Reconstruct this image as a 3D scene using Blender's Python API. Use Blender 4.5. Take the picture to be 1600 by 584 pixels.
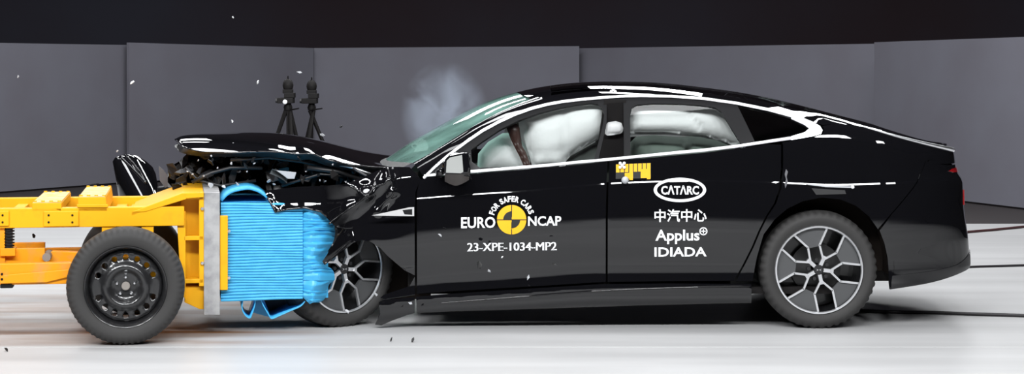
import bpy, math, random
from mathutils import Vector, Matrix
from mathutils.geometry import delaunay_2d_cdt

R = math.radians
scene = bpy.context.scene
for _o in list(bpy.data.objects):
    bpy.data.objects.remove(_o, do_unlink=True)
col = scene.collection

# ------------------------------------------------------------------ camera
F, CX, YH, CD, CH = 3000.0, 800.0, 103.5, 11.3, 1.55
cam_d = bpy.data.cameras.new('camera')
cam_d.sensor_width = 36.0
cam_d.lens = 36.0 * F / 1600.0
cam_d.shift_y = -(292.0 - YH) / 1600.0
cam_d.clip_end = 200
cam = bpy.data.objects.new('camera', cam_d)
cam.location = (0, -CD, CH)
cam.rotation_euler = (math.pi / 2, 0, 0)
col.objects.link(cam)
scene.camera = cam

# ------------------------------------------------------------------ world, lamps, exposure
world = bpy.data.worlds.new('world')
scene.world = world
world.use_nodes = True
world.node_tree.nodes['Background'].inputs[0].default_value = (0.55, 0.5, 0.55, 1)
world.node_tree.nodes['Background'].inputs[1].default_value = 0.012

def lamp(x, y, z, sx, sy, power, tx=0, ty=0):
    l = bpy.data.lights.new('hall_lamp', 'AREA')
    l.shape = 'RECTANGLE'; l.size = sx; l.size_y = sy; l.energy = power
    l.color = (0.97, 0.985, 1.0)
    o = bpy.data.objects.new('hall_lamp', l)
    o.location = (x, y, z)
    d = Vector((tx - x, ty - y, 0.3 - z))
    o.rotation_euler = d.to_track_quat('-Z', 'Y').to_euler()
    col.objects.link(o)

LZ = 6.6
for i in range(6):
    lx = -6.6+2.64*i
    k = (1.0, 1.05, 1.05, 1.0, 0.85, 0.35)[i]        # the lamps thin out towards the right end of the hall
    lamp(lx, -8.4, 6.7, 1.6, 0.9, 340*k, lx*0.7, 0.0)
    lamp(lx, -2.4, 7.2, 1.5, 0.8, 25*k, lx, -1.4)
    lamp(lx, 1.2, LZ, 1.9, 1.1, 75*k, lx, 1.2)
    lamp(lx, 5.4, LZ, 1.9, 1.1, 80*k, lx, 5.8)
    lamp(lx*1.25, 10.6, LZ, 1.9, 1.1, 80*k, lx*1.25, 11.5)
for lx in (-7.2, -4.3, -1.4, 1.5, 4.4):  # unseen low row, added behind the car for highlights on bonnet and roof
    lamp(lx, 9.4, 4.4, 1.7, 0.8, 45, lx*0.6, 1.0)

scene.view_settings.view_transform = 'Standard'
scene.view_settings.look = 'None'
scene.view_settings.gamma = 1.0
scene.view_settings.use_curve_mapping = False
scene.view_settings.exposure = 0.17

# ------------------------------------------------------------------ helpers
def pchip(xs, ys):
    n = len(xs); h = [xs[i+1]-xs[i] for i in range(n-1)]
    dl = [(ys[i+1]-ys[i])/h[i] for i in range(n-1)]
    m = [0.0]*n
    m[0] = dl[0]; m[-1] = dl[-1]
    for i in range(1, n-1):
        if dl[i-1]*dl[i] > 0:
            w1 = 2*h[i]+h[i-1]; w2 = h[i]+2*h[i-1]
            m[i] = (w1+w2)/(w1/dl[i-1]+w2/dl[i])
    def f(x):
        if x <= xs[0]: return ys[0]+m[0]*(x-xs[0])
        if x >= xs[-1]: return ys[-1]+m[-1]*(x-xs[-1])
        lo, hi = 0, n-1
        while hi-lo > 1:
            k = (lo+hi)//2
            if xs[k] <= x: lo = k
            else: hi = k
        t = (x-xs[lo])/h[lo]; t2 = t*t; t3 = t2*t
        return ((2*t3-3*t2+1)*ys[lo]+(t3-2*t2+t)*h[lo]*m[lo]
                + (-2*t3+3*t2)*ys[lo+1]+(t3-t2)*h[lo]*m[lo+1])
    return f

def smooth(a, b, x):
    t = min(1, max(0, (x-a)/(b-a))); return t*t*(3-2*t)

def Wp(px, py, Y):
    D = Y+CD
    return Vector(((px-CX)*D/F, Y, CH-(py-YH)*D/F))

def Wf(px, py):                       # a point of the floor seen at a pixel
    D = CH*F/(py-YH)
    return Vector(((px-CX)*D/F, D-CD, 0))

def link(name, me, mat=None, parent=None):
    o = bpy.data.objects.new(name, me); col.objects.link(o)
    if mat: me.materials.append(mat)
    if parent: o.parent = parent
    return o

def tag(o, label=None, cat=None, group=None, kind=None):
    if label: o['label'] = label
    if cat: o['category'] = cat
    if group: o['group'] = group
    if kind: o['kind'] = kind
    return o

def empty(name, loc=(0, 0, 0), rz=0, parent=None):
    o = bpy.data.objects.new(name, None); col.objects.link(o)
    o.location = loc; o.rotation_euler = (0, 0, rz); o.empty_display_size = 0.1
    if parent: o.parent = parent
    return o

def copy_tree(o, parent=None):
    c = o.copy(); col.objects.link(c); c.parent = parent
    for ch in list(o.children):
        copy_tree(ch, c)
    return c

class MB:
    def __init__(s): s.v = []; s.f = []
    def add(s, vs, fs):
        n = len(s.v); s.v += [tuple(p) for p in vs]; s.f += [tuple(i+n for i in f) for f in fs]; return s
    def box(s, a, b):
        x0, y0, z0 = (min(a[i], b[i]) for i in range(3)); x1, y1, z1 = (max(a[i], b[i]) for i in range(3))
        return s.add([(x0,y0,z0),(x1,y0,z0),(x1,y1,z0),(x0,y1,z0),(x0,y0,z1),(x1,y0,z1),(x1,y1,z1),(x0,y1,z1)],
                     [(0,3,2,1),(4,5,6,7),(0,1,5,4),(1,2,6,5),(2,3,7,6),(3,0,4,7)])
    def prism(s, poly, y0, y1):       # poly of (x,z), extruded along y
        n = len(poly)
        ar = sum(poly[i][0]*poly[(i+1)%n][1]-poly[(i+1)%n][0]*poly[i][1] for i in range(n))
        if ar < 0: poly = poly[::-1]
        vs = [(x, y0, z) for x, z in poly]+[(x, y1, z) for x, z in poly]
        fs = [tuple(range(n)), tuple(range(2*n-1, n-1, -1))]
        fs += [(i, i+n, (i+1)%n+n, (i+1)%n) for i in range(n)]
        return s.add(vs, fs)
    def tube(s, pts, r, n=8, cap=True):
        pts = [Vector(p) for p in pts]
        rs = r if isinstance(r, (list, tuple)) else [r]*len(pts)
        up = None; vs = []; fs = []
        for i, p in enumerate(pts):
            t = (pts[min(i+1, len(pts)-1)]-pts[max(i-1, 0)]).normalized()
            if up is None:
                up = Vector((0,0,1)) if abs(t.z) < 0.9 else Vector((1,0,0))
            a = t.cross(up).normalized(); up = a.cross(t).normalized()
            for k in range(n):
                q = 2*math.pi*k/n
                vs.append(p+(a*math.cos(q)+up*math.sin(q))*rs[i])
        for i in range(len(pts)-1):
            for k in range(n):
                fs.append((i*n+k, i*n+(k+1)%n, (i+1)*n+(k+1)%n, (i+1)*n+k))
        if cap:
            fs.append(tuple(range(n-1, -1, -1))); fs.append(tuple((len(pts)-1)*n+k for k in range(n)))
        return s.add(vs, fs)
    def lathe(s, prof, n=48, closed=False, c=(0,0,0), mod=None):   # prof of (r, y) turned about the y axis
        vs = []; fs = []; m = len(prof)
        for k in range(n):
            q = 2*math.pi*k/n
            for j, (r, y) in enumerate(prof):
                if mod: r, y = mod(k, j, r, y)
                vs.append((c[0]+r*math.cos(q), c[1]+y, c[2]+r*math.sin(q)))
        for k in range(n):
            k2 = (k+1) % n
            for j in range(m if closed else m-1):
                j2 = (j+1) % m
                fs.append((k*m+j, k2*m+j, k2*m+j2, k*m+j2))
        return s.add(vs, fs)
    def sphere(s, c, r, nu=12, nv=8):
        c = Vector(c)
        prof = [(max(1e-5, math.sin(math.pi*j/nv))*r, -math.cos(math.pi*j/nv)*r) for j in range(nv+1)]
        return s.lathe(prof, nu, c=c)
    def grid(s, fn, nu, nv):
        vs = [fn(i/nu, j/nv) for j in range(nv+1) for i in range(nu+1)]
        fs = [(j*(nu+1)+i, j*(nu+1)+i+1, (j+1)*(nu+1)+i+1, (j+1)*(nu+1)+i) for j in range(nv) for i in range(nu)]
        return s.add(vs, fs)
    def build(s, name, mat=None, parent=None, shade=False, bevel=0, flip=False):
        me = bpy.data.meshes.new(name)
        me.from_pydata(s.v, [], [f[::-1] for f in s.f] if flip else s.f)
        if shade is True:
            me.shade_smooth()
        elif shade:
            me.shade_smooth(); me.set_sharp_from_angle(angle=R(shade))
        me.update()
        o = link(name, me, mat, parent)
        if bevel:
            b = o.modifiers.new('bevel', 'BEVEL'); b.width = bevel; b.segments = 2; b.limit_method = 'ANGLE'
        return o

def rot_mesh(mb, M):
    mb.v = [tuple(M @ Vector(p)) for p in mb.v]; return mb

# ------------------------------------------------------------------ materials
MATS = {}
def mat(name, color, rough=0.5, metal=0.0, coat=0.0, spec=0.5, noise=None, bump=None, trans=0, emit=None, coat_rough=0.03):
    if name in MATS: return MATS[name]
    m = bpy.data.materials.new(name); m.use_nodes = True
    nt = m.node_tree; b = nt.nodes['Principled BSDF']
    b.inputs['Base Color'].default_value = (*color, 1)
    b.inputs['Roughness'].default_value = rough
    b.inputs['Metallic'].default_value = metal
    b.inputs['Coat Weight'].default_value = coat
    b.inputs['Coat Roughness'].default_value = coat_rough
    b.inputs['Specular IOR Level'].default_value = spec
    if noise or bump:
        tc = nt.nodes.new('ShaderNodeTexCoord')
    if noise:                                   # (scale, second colour, low, high)
        n = nt.nodes.new('ShaderNodeTexNoise'); n.inputs['Scale'].default_value = noise[0]; n.inputs['Detail'].default_value = 6
        r = nt.nodes.new('ShaderNodeValToRGB')
        r.color_ramp.elements[0].position = noise[2]; r.color_ramp.elements[1].position = noise[3]
        r.color_ramp.elements[0].color = (*color, 1); r.color_ramp.elements[1].color = (*noise[1], 1)
        nt.links.new(tc.outputs['Object'], n.inputs['Vector'])
        nt.links.new(n.outputs['Fac'], r.inputs['Fac']); nt.links.new(r.outputs['Color'], b.inputs['Base Color'])
    if bump:                                    # (scale, strength, distance)
        n2 = nt.nodes.new('ShaderNodeTexNoise'); n2.inputs['Scale'].default_value = bump[0]; n2.inputs['Detail'].default_value = 4
        bp = nt.nodes.new('ShaderNodeBump'); bp.inputs['Strength'].default_value = bump[1]; bp.inputs['Distance'].default_value = bump[2]
        nt.links.new(tc.outputs['Object'], n2.inputs['Vector'])
        nt.links.new(n2.outputs['Fac'], bp.inputs['Height']); nt.links.new(bp.outputs['Normal'], b.inputs['Normal'])
    MATS[name] = m
    return m

def glass_mat(name, tint, gloss=0.9, haze=0.0, haze_col=(0.5, 0.8, 0.7)):
    m = bpy.data.materials.new(name); m.use_nodes = True
    nt = m.node_tree; nt.nodes.clear()
    out = nt.nodes.new('ShaderNodeOutputMaterial')
    tr = nt.nodes.new('ShaderNodeBsdfTransparent'); tr.inputs[0].default_value = (*tint, 1)
    gl = nt.nodes.new('ShaderNodeBsdfGlossy'); gl.inputs['Roughness'].default_value = 0.015; gl.inputs[0].default_value = (gloss,)*3+(1,)
    fr = nt.nodes.new('ShaderNodeFresnel'); fr.inputs['IOR'].default_value = 1.5
    mx = nt.nodes.new('ShaderNodeMixShader')
    base = tr
    if haze:
        df = nt.nodes.new('ShaderNodeBsdfDiffuse'); df.inputs[0].default_value = (*haze_col, 1)
        tl = nt.nodes.new('ShaderNodeBsdfTranslucent'); tl.inputs[0].default_value = (*haze_col, 1)
        ad = nt.nodes.new('ShaderNodeMixShader'); ad.inputs[0].default_value = 0.5
        nt.links.new(df.outputs[0], ad.inputs[1]); nt.links.new(tl.outputs[0], ad.inputs[2])
        tc = nt.nodes.new('ShaderNodeTexCoord'); vo = nt.nodes.new('ShaderNodeTexNoise'); vo.inputs['Scale'].default_value = 5
        vo.inputs['Detail'].default_value = 8
        mp = nt.nodes.new('ShaderNodeMapping'); mp.inputs['Scale'].default_value = (0.35, 1, 1.5); mp.inputs['Rotation'].default_value = (0, R(-30), 0)
        nt.links.new(tc.outputs['Object'], mp.inputs['Vector']); nt.links.new(mp.outputs[0], vo.inputs['Vector'])
        rp = nt.nodes.new('ShaderNodeMapRange'); rp.inputs['From Min'].default_value = 0.35; rp.inputs['From Max'].default_value = 0.7
        rp.inputs['To Min'].default_value = haze*0.45; rp.inputs['To Max'].default_value = haze
        nt.links.new(vo.outputs['Fac'], rp.inputs['Value'])
        m2 = nt.nodes.new('ShaderNodeMixShader')
        nt.links.new(rp.outputs[0], m2.inputs[0]); nt.links.new(tr.outputs[0], m2.inputs[1]); nt.links.new(ad.outputs[0], m2.inputs[2])
        base = m2
    nt.links.new(fr.outputs[0], mx.inputs[0]); nt.links.new(base.outputs[0], mx.inputs[1]); nt.links.new(gl.outputs[0], mx.inputs[2])
    nt.links.new(mx.outputs[0], out.inputs[0])
    MATS[name] = m
    return m

PAINT = mat('black_paint', (0.004, 0.004, 0.005), 0.5, 0, 1.0, 0.0, coat_rough=0.02)
PAINT.node_tree.nodes['Principled BSDF'].inputs['Coat IOR'].default_value = 1.62
PLASTIC = mat('black_plastic', (0.012, 0.012, 0.013), 0.42)
DARKGREY = mat('grey_seal', (0.008, 0.008, 0.009), 0.5, spec=0.15)
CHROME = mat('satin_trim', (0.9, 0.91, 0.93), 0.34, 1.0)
BRIGHT = mat('bright_metal', (0.75, 0.76, 0.78), 0.28, 1.0)
RUBBER = mat('tyre_rubber', (0.027, 0.026, 0.0255), 0.72, bump=(40, 0.2, 0.002))
TREAD = mat('tyre_tread', (0.055, 0.05, 0.047), 0.85)
YELLOW = mat('yellow_paint', (0.80, 0.39, 0.002), 0.5, spec=0.3, noise=(7, (0.60, 0.27, 0.008), 0.55, 0.9))
ORANGE = mat('orange_paint', (0.80, 0.30, 0.003), 0.5, spec=0.3, noise=(12, (0.55, 0.26, 0.07), 0.5, 0.8))
WORN = mat('worn_yellow_top', (0.72, 0.42, 0.10), 0.6, noise=(16, (0.62, 0.48, 0.30), 0.4, 0.65))
ALU = mat('plate_aluminium', (0.42, 0.42, 0.42), 0.5, 0.3, noise=(14, (0.27, 0.27, 0.28), 0.4, 0.7))
BLUE = mat('blue_honeycomb', (0.055, 0.38, 0.68), 0.5, spec=0.3, noise=(9, (0.075, 0.43, 0.74), 0.35, 0.7))
BLUEFOLD = mat('blue_sheet', (0.055, 0.39, 0.70), 0.4)
AIRBAG = mat('airbag_cloth', (0.93, 0.93, 0.93), 0.85, bump=(25, 0.25, 0.01))
def _translucent(m, w, c):
    nt = m.node_tree; b = nt.nodes['Principled BSDF']; o = nt.nodes['Material Output']
    t = nt.nodes.new('ShaderNodeBsdfTranslucent'); t.inputs[0].default_value = (*c, 1)
    x = nt.nodes.new('ShaderNodeMixShader'); x.inputs[0].default_value = w
    nt.links.new(b.outputs[0], x.inputs[1]); nt.links.new(t.outputs[0], x.inputs[2]); nt.links.new(x.outputs[0], o.inputs[0])
_translucent(AIRBAG, 0.22, (0.95, 0.95, 0.95))
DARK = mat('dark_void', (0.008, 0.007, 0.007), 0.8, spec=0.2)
LINER = mat('wheelhouse_liner', (0.022, 0.016, 0.013), 0.8, spec=0.2)
WHITE = mat('white_print', (0.92, 0.93, 0.95), 0.5)
YELP = mat('yellow_print', (0.80, 0.44, 0.004), 0.5)
BLACKP = mat('black_print', (0.01, 0.01, 0.01), 0.5)
STEEL = mat('black_steel_wheel', (0.012, 0.012, 0.013), 0.28, 0, 0.4)
HUBGREY = mat('hub_grey', (0.22, 0.20, 0.18), 0.6)
RIMGREY = mat('rim_grey_insert', (0.085, 0.087, 0.09), 0.42, 0.3)
SILVER = mat('machined_silver', (0.82, 0.83, 0.85), 0.3, 0.85)
RED = mat('tail_lamp_red', (0.30, 0.005, 0.008), 0.2, coat=1)
SEATM = mat('seat_cloth', (0.035, 0.04, 0.037), 0.7)
SEATG = mat('rear_seat_green', (0.10, 0.13, 0.11), 0.7)
BROWN = mat('brown_trim', (0.045, 0.02, 0.016), 0.4)
LTGREY = mat('grey_plastic_shard', (0.42, 0.43, 0.45), 0.45)
MIDGREY = mat('dull_metal_shard', (0.04, 0.04, 0.043), 0.45, 0.3)
GLASS = glass_mat('side_glass', (0.93, 0.96, 0.95))
GLASSD = glass_mat('privacy_glass', (0.30, 0.36, 0.34))
ROOFG = glass_mat('roof_glass', (0.78, 0.8, 0.8))
PILG = glass_mat('pillar_glass', (0.9, 0.91, 0.91))
WIND = glass_mat('cracked_windscreen', (0.5, 0.74, 0.66), haze=0.8, haze_col=(0.42, 0.76, 0.66))

# ------------------------------------------------------------------ structure
def floor_material():
    m = bpy.data.materials.new('hall_floor'); m.use_nodes = True
    nt = m.node_tree; b = nt.nodes['Principled BSDF']; b.inputs['Roughness'].default_value = 0.42
    b.inputs['Specular IOR Level'].default_value = 0.35
    tc = nt.nodes.new('ShaderNodeTexCoord')
    mp = nt.nodes.new('ShaderNodeMapping'); mp.inputs['Scale'].default_value = (0.22, 1.6, 1)
    n1 = nt.nodes.new('ShaderNodeTexNoise'); n1.inputs['Scale'].default_value = 1.6; n1.inputs['Detail'].default_value = 8
    r1 = nt.nodes.new('ShaderNodeValToRGB')
    r1.color_ramp.elements[0].position = 0.30; r1.color_ramp.elements[0].color = (0.41, 0.41, 0.413, 1)
    r1.color_ramp.elements[1].position = 0.62; r1.color_ramp.elements[1].color = (0.50, 0.50, 0.503, 1)
    nt.links.new(tc.outputs['Object'], mp.inputs['Vector']); nt.links.new(mp.outputs[0], n1.inputs['Vector']); nt.links.new(n1.outputs['Fac'], r1.inputs['Fac'])
    # brown skid dirt on the run-up track at the left
    mp2 = nt.nodes.new('ShaderNodeMapping'); mp2.inputs['Scale'].default_value = (0.55, 3.2, 1); mp2.inputs['Location'].default_value = (3.1, 0.4, 0)
    n2 = nt.nodes.new('ShaderNodeTexNoise'); n2.inputs['Scale'].default_value = 1.5; n2.inputs['Detail'].default_value = 7
    r2 = nt.nodes.new('ShaderNodeValToRGB'); r2.color_ramp.elements[0].position = 0.38; r2.color_ramp.elements[1].position = 0.58
    sx = nt.nodes.new('ShaderNodeSeparateXYZ')
    nt.links.new(tc.outputs['Object'], sx.inputs[0])
    mx = nt.nodes.new('ShaderNodeMapRange'); mx.inputs['From Min'].default_value = -1.0; mx.inputs['From Max'].default_value = -1.7
    my = nt.nodes.new('ShaderNodeMapRange'); my.inputs['From Min'].default_value = -0.68; my.inputs['From Max'].default_value = -0.55
    my2 = nt.nodes.new('ShaderNodeMapRange'); my2.inputs['From Min'].default_value = 2.6; my2.inputs['From Max'].default_value = 1.2
    for q, s in ((mx, 'X'), (my, 'Y'), (my2, 'Y')): nt.links.new(sx.outputs[s], q.inputs['Value'])
    def mul(a, b_):
        q = nt.nodes.new('ShaderNodeMath'); q.operation = 'MULTIPLY'; nt.links.new(a, q.inputs[0]); nt.links.new(b_, q.inputs[1]); return q.outputs[0]
    nt.links.new(tc.outputs['Object'], mp2.inputs['Vector']); nt.links.new(mp2.outputs[0], n2.inputs['Vector']); nt.links.new(n2.outputs['Fac'], r2.inputs['Fac'])
    def mth(op, a, b_):
        q = nt.nodes.new('ShaderNodeMath'); q.operation = op
        for i_, w_ in enumerate((a, b_)):
            if isinstance(w_, (int, float)): q.inputs[i_].default_value = w_
            else: nt.links.new(w_, q.inputs[i_])
        return q.outputs[0]
    n3 = nt.nodes.new('ShaderNodeTexNoise'); n3.inputs['Scale'].default_value = 2.2; n3.inputs['Detail'].default_value = 5
    nt.links.new(mp2.outputs[0], n3.inputs['Vector'])
    wob = mth('MULTIPLY', mth('SUBTRACT', n3.outputs['Fac'], 0.5), 0.25)
    dst = mth('ABSOLUTE', mth('ADD', mth('ADD', sx.outputs['Y'], 0.10), wob), 0.0)
    ms = nt.nodes.new('ShaderNodeMapRange'); ms.inputs['From Min'].default_value = 0.15; ms.inputs['From Max'].default_value = 0.02
    nt.links.new(dst, ms.inputs['Value'])
    streak = mth('MULTIPLY', mth('MULTIPLY', ms.outputs[0], mx.outputs[0]), 1.0)
    fac0 = mul(mul(r2.outputs['Color'], mx.outputs[0]), mul(my.outputs[0], my2.outputs[0]))
    fac = mth('MAXIMUM', mth('MULTIPLY', fac0, 0.5), streak)
    mix = nt.nodes.new('ShaderNodeMix'); mix.data_type = 'RGBA'; mix.inputs[7].default_value = (0.22, 0.10, 0.035, 1)
    nt.links.new(fac, mix.inputs[0]); nt.links.new(r1.outputs['Color'], mix.inputs[6]); nt.links.new(mix.outputs[2], b.inputs['Base Color'])
    return m
FLOORM = floor_material()
BLACKFLOOR = mat('dark_floor', (0.03, 0.025, 0.026), 0.7, spec=0.3)
SCREEN = mat('grey_screen', (0.150, 0.150, 0.178), 0.75, spec=0.2, noise=(1.2, (0.138, 0.134, 0.158), 0.35, 0.7))
BLACKWALL = mat('black_curtain', (0.038, 0.027, 0.032), 0.95, spec=0.1, noise=(0.12, (0.045, 0.045, 0.06), 0.40, 0.68))

tag(MB().box((-22, -16, -0.1), (22, 7.6, 0)).build('floor', FLOORM), kind='structure')
tag(MB().box((-22, 7.6, -0.1), (22, 24, -0.002)).build('floor', BLACKFLOOR), kind='structure')
tag(MB().box((-22, 23.5, 0), (22, 23.7, 9)).build('wall_back', BLACKWALL), kind='structure')
tag(MB().box((-22, -16, 9), (22, 23.7, 9.1)).build('ceiling', BLACKWALL), kind='structure')
# painted guide line along the run-up track
TRK = mat('track_line', (0.52, 0.52, 0.52), 0.5)
tag(MB().box((-14, -0.70, 0), (14, -0.69, 0.0015)).build('trim_1', TRK), kind='structure')

def screen(px0, d0, t0, px1, d1, t1, label):
    a = Vector(((px0-CX)*d0/F, d0-CD, 0)); b = Vector(((px1-CX)*d1/F, d1-CD, 0))
    za = CH+(YH-t0)*d0/F; zb_ = CH+(YH-t1)*d1/F
    n = Vector((-(b-a).y, (b-a).x, 0)).normalized()*0.05
    if n.y < 0: n = -n
    root = empty('partition_screen', (a+b)/2)
    o = (a+b)/2
    def P(p, z): return (p.x-o.x, p.y-o.y, z)
    m = MB().add([P(a, 0.02), P(b, 0.02), P(b+n, 0.02), P(a+n, 0.02), P(a, za), P(b, zb_), P(b+n, zb_), P(a+n, za)],
                 [(0,3,2,1),(4,5,6,7),(0,1,5,4),(1,2,6,5),(2,3,7,6),(3,0,4,7)])
    m.build('panel', SCREEN, root)
    for q in (0.12, 0.88):
        c = a.lerp(b, q)
        MB().box((c.x-o.x-0.03, c.y-o.y-0.1, 0), (c.x-o.x+0.03, c.y-o.y+0.22, 0.03)).build('foot', PLASTIC, root)
    tag(root, label, 'screen', 'grey screens around the crash area')
screen(-450, 19.9, 59.8, 213, 25.6, 70.5, 'grey screen standing behind the yellow trolley, leftmost of the screens')
screen(202, 25.3, 66.5, 490, 28.2, 75, 'grey screen standing behind the two camera tripods')
screen(490.5, 28.3, 75, 905, 28.3, 72, 'wide grey screen standing behind the smoke and windscreen')
screen(897, 28.6, 75.5, 1382, 24.6, 68, 'grey screen standing behind the rear half of the car roof')
screen(1366, 23.7, 66, 1900, 17.9, 47, 'grey screen standing behind the car tail, rightmost of the screens')

# ------------------------------------------------------------------ body side surface
def world_curve(pts, y=0.05):
    w = [Wp(a, b, y) for a, b in pts]
    return pchip([p.x for p in w], [p.z for p in w])
CAR_W = 1.9
YM = CAR_W/2
zb = world_curve([(300,292),(500,286),(600,281),(662,276),(735,270.5),(800,265.5),(900,256.5),(1000,247),(1100,238),(1150,232),(1200,224.5),(1260,216),(1300,215),(1350,220),(1400,229),(1482,243),(1520,246)])
zc = world_curve([(300,318),(500,314),(640,309),(735,302),(810,297.5),(925,287),(970,284),(1100,281),(1200,283),(1300,287),(1420,284),(1510,282)])
zl = world_curve([(300,390),(640,372),(690,366),(800,357),(950,347),(1030,345),(1200,350),(1510,350)])
zd = world_curve([(300,475),(600,466),(650,459.5),(800,450),(940,441.5),(1175,440.5),(1510,436)])
xr = pchip([0.15, 0.275, 0.34, 0.49, 0.65, 0.71, 0.85, 0.93, 1.02, 1.10, 1.3],
           [2.66, 2.735, 2.80, 2.79, 2.765, 2.76, 2.755, 2.715, 2.705, 2.67, 2.55])
X0 = 2.15; RB = 0.46; SL = 0.93       # the tail corner: an ellipse quarter reached over SL of s

TEx = None
def csec(x, z):
    b = zb(x); c = zc(x); l = zl(x); d = zd(x)
    ks = [d-0.14, d-0.075, d-0.03, d-0.004, d+0.03, d+0.08, l-0.10, l, c-0.014, c+0.006, c+0.03, b]
    cs = [0.046, 0.024, 0.022, 0.028, 0.034, 0.036, 0.014, 0.001, 0.0135, 0.0192, 0.0211, 0.0300]
    if z <= b:
        if z <= ks[0]: return cs[0]+(ks[0]-z)*0.15
        return pchip(ks, cs)(z)
    return 0.0300

def S0(x, z):
    dz = z-zb(x)
    e = 0.004+0.05*smooth(1.2, 1.7, x)
    lean = 0.52*((math.sqrt(dz*dz+e*e)+dz)/2-e/2*0.5)+(0.22*dz*dz if dz > 0 else 0)
    plan = 0.02*((x-0.4)/2.0)**2
    if x < -0.9: plan += 0.10*(-0.9-x)**2
    return csec(x, z)+lean+plan

def PS(s, z, off=0.0):
    """point of the near body side; s runs along x and then round the tail corner"""
    if s <= X0:
        return Vector((s, S0(s, z)-off, z))
    q = min((s-X0)/SL, 1.0)*math.pi/2
    X = xr(z)
    x = X0+(X-X0)*math.sin(q)
    y = RB*(1-math.cos(q))
    if s > X0+SL:
        y += (s-X0-SL); x += 0.02*min(1, (s-X0-SL)/0.49)
    return Vector((x+off*math.sin(q), S0(min(x, X0+0.3), z)*(math.cos(q)*0.7+0.3)+y-off*math.cos(q), z))

def NS(s, z):
    h = 0.004
    a = PS(s+h, z)-PS(s-h, z); b = PS(s, z+h)-PS(s, z-h)
    n = a.cross(b).normalized()
    return n if n.y < 0 or s > X0 else -n

def s_of(x, z):
    if x <= X0: return x
    return X0+math.asin(min(1, (x-X0)/(xr(z)-X0)))*2/math.pi*SL

def onS(px, py):
    Y = 0.1
    for _ in range(16):
        p = Wp(px, py, Y); Y = 0.3*Y+0.7*PS(s_of(p.x, p.z), p.z).y
    p = Wp(px, py, Y)
    return s_of(p.x, p.z), p.z

def resample(poly, g, closed=True):
    out = []; n = len(poly)
    for i in range(n if closed else n-1):
        a = Vector(poly[i]); b = Vector(poly[(i+1) % n])
        k = max(1, int(math.ceil((b-a).length/g)))
        for j in range(k): out.append(a.lerp(b, j/k))
    if not closed: out.append(Vector(poly[-1]))
    return out

def inside(p, poly):
    c = False; n = len(poly); j = n-1
    for i in range(n):
        a, b = poly[i], poly[j]
        if (a[1] > p[1]) != (b[1] > p[1]) and p[0] < (b[0]-a[0])*(p[1]-a[1])/(b[1]-a[1])+a[0]: c = not c
        j = i
    return c

def dist_poly(p, poly):
    best = 1e9; n = len(poly); px, py = p[0], p[1]
    for i in range(n):
        ax, ay = poly[i][0], poly[i][1]; bx, by = poly[(i+1) % n][0], poly[(i+1) % n][1]
        dx, dy = bx-ax, by-ay; l = dx*dx+dy*dy
        t = 0 if l == 0 else max(0, min(1, ((px-ax)*dx+(py-ay)*dy)/l))
        q = (ax+t*dx-px)**2+(ay+t*dy-py)**2
        if q < best: best = q
    return math.sqrt(best)

def fill(poly, g, holes=(), gz=None, rows=()):
    """triangulated area of a polygon with an inner point grid -> verts2d, tris, loops"""
    gz = gz or g
    outer = resample(poly, g); hs = [resample(h, g) for h in holes]
    vs = list(outer); edges = []; faces = [list(range(len(outer)))]
    loops = [list(range(len(outer)))]
    for h in hs:
        n0 = len(vs); vs += h; k = list(range(n0, len(vs))); faces.append(k); loops.append(k)
    x0 = min(p.x for p in outer); x1 = max(p.x for p in outer); y0 = min(p.y for p in outer); y1 = max(p.y for p in outer)
    y = y0+gz*0.5
    gm = min(g, gz)*0.45
    while y < y1:
        x = x0+g*0.5
        while x < x1:
            p = Vector((x, y))
            if inside(p, outer) and not any(inside(p, h) for h in hs):
                if dist_poly(p, outer) > gm and all(dist_poly(p, h) > gm for h in hs): vs.append(p)
            x += g
        y += gz
    if rows:
        x = x0+g*0.5
        vs = [p for i, p in enumerate(vs) if i < sum(len(L) for L in loops) or all(abs(p.y-f(p.x)) > 0.011 for f in rows)]
        while x < x1:
            for f in rows:
                p = Vector((x, f(x)))
                if inside(p, outer) and dist_poly(p, outer) > 0.004: vs.append(p)
            x += g*0.6
    r = delaunay_2d_cdt(vs, edges, faces, 2 if holes else 1, 1e-6)
    ov, of, orig = r[0], r[2], r[3]
    mp = {}
    for i, o in enumerate(orig):
        for q in o: mp[q] = i
    return [Vector(p) for p in ov], [tuple(f) for f in of], [[mp[i] for i in L] for L in loops]

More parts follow.
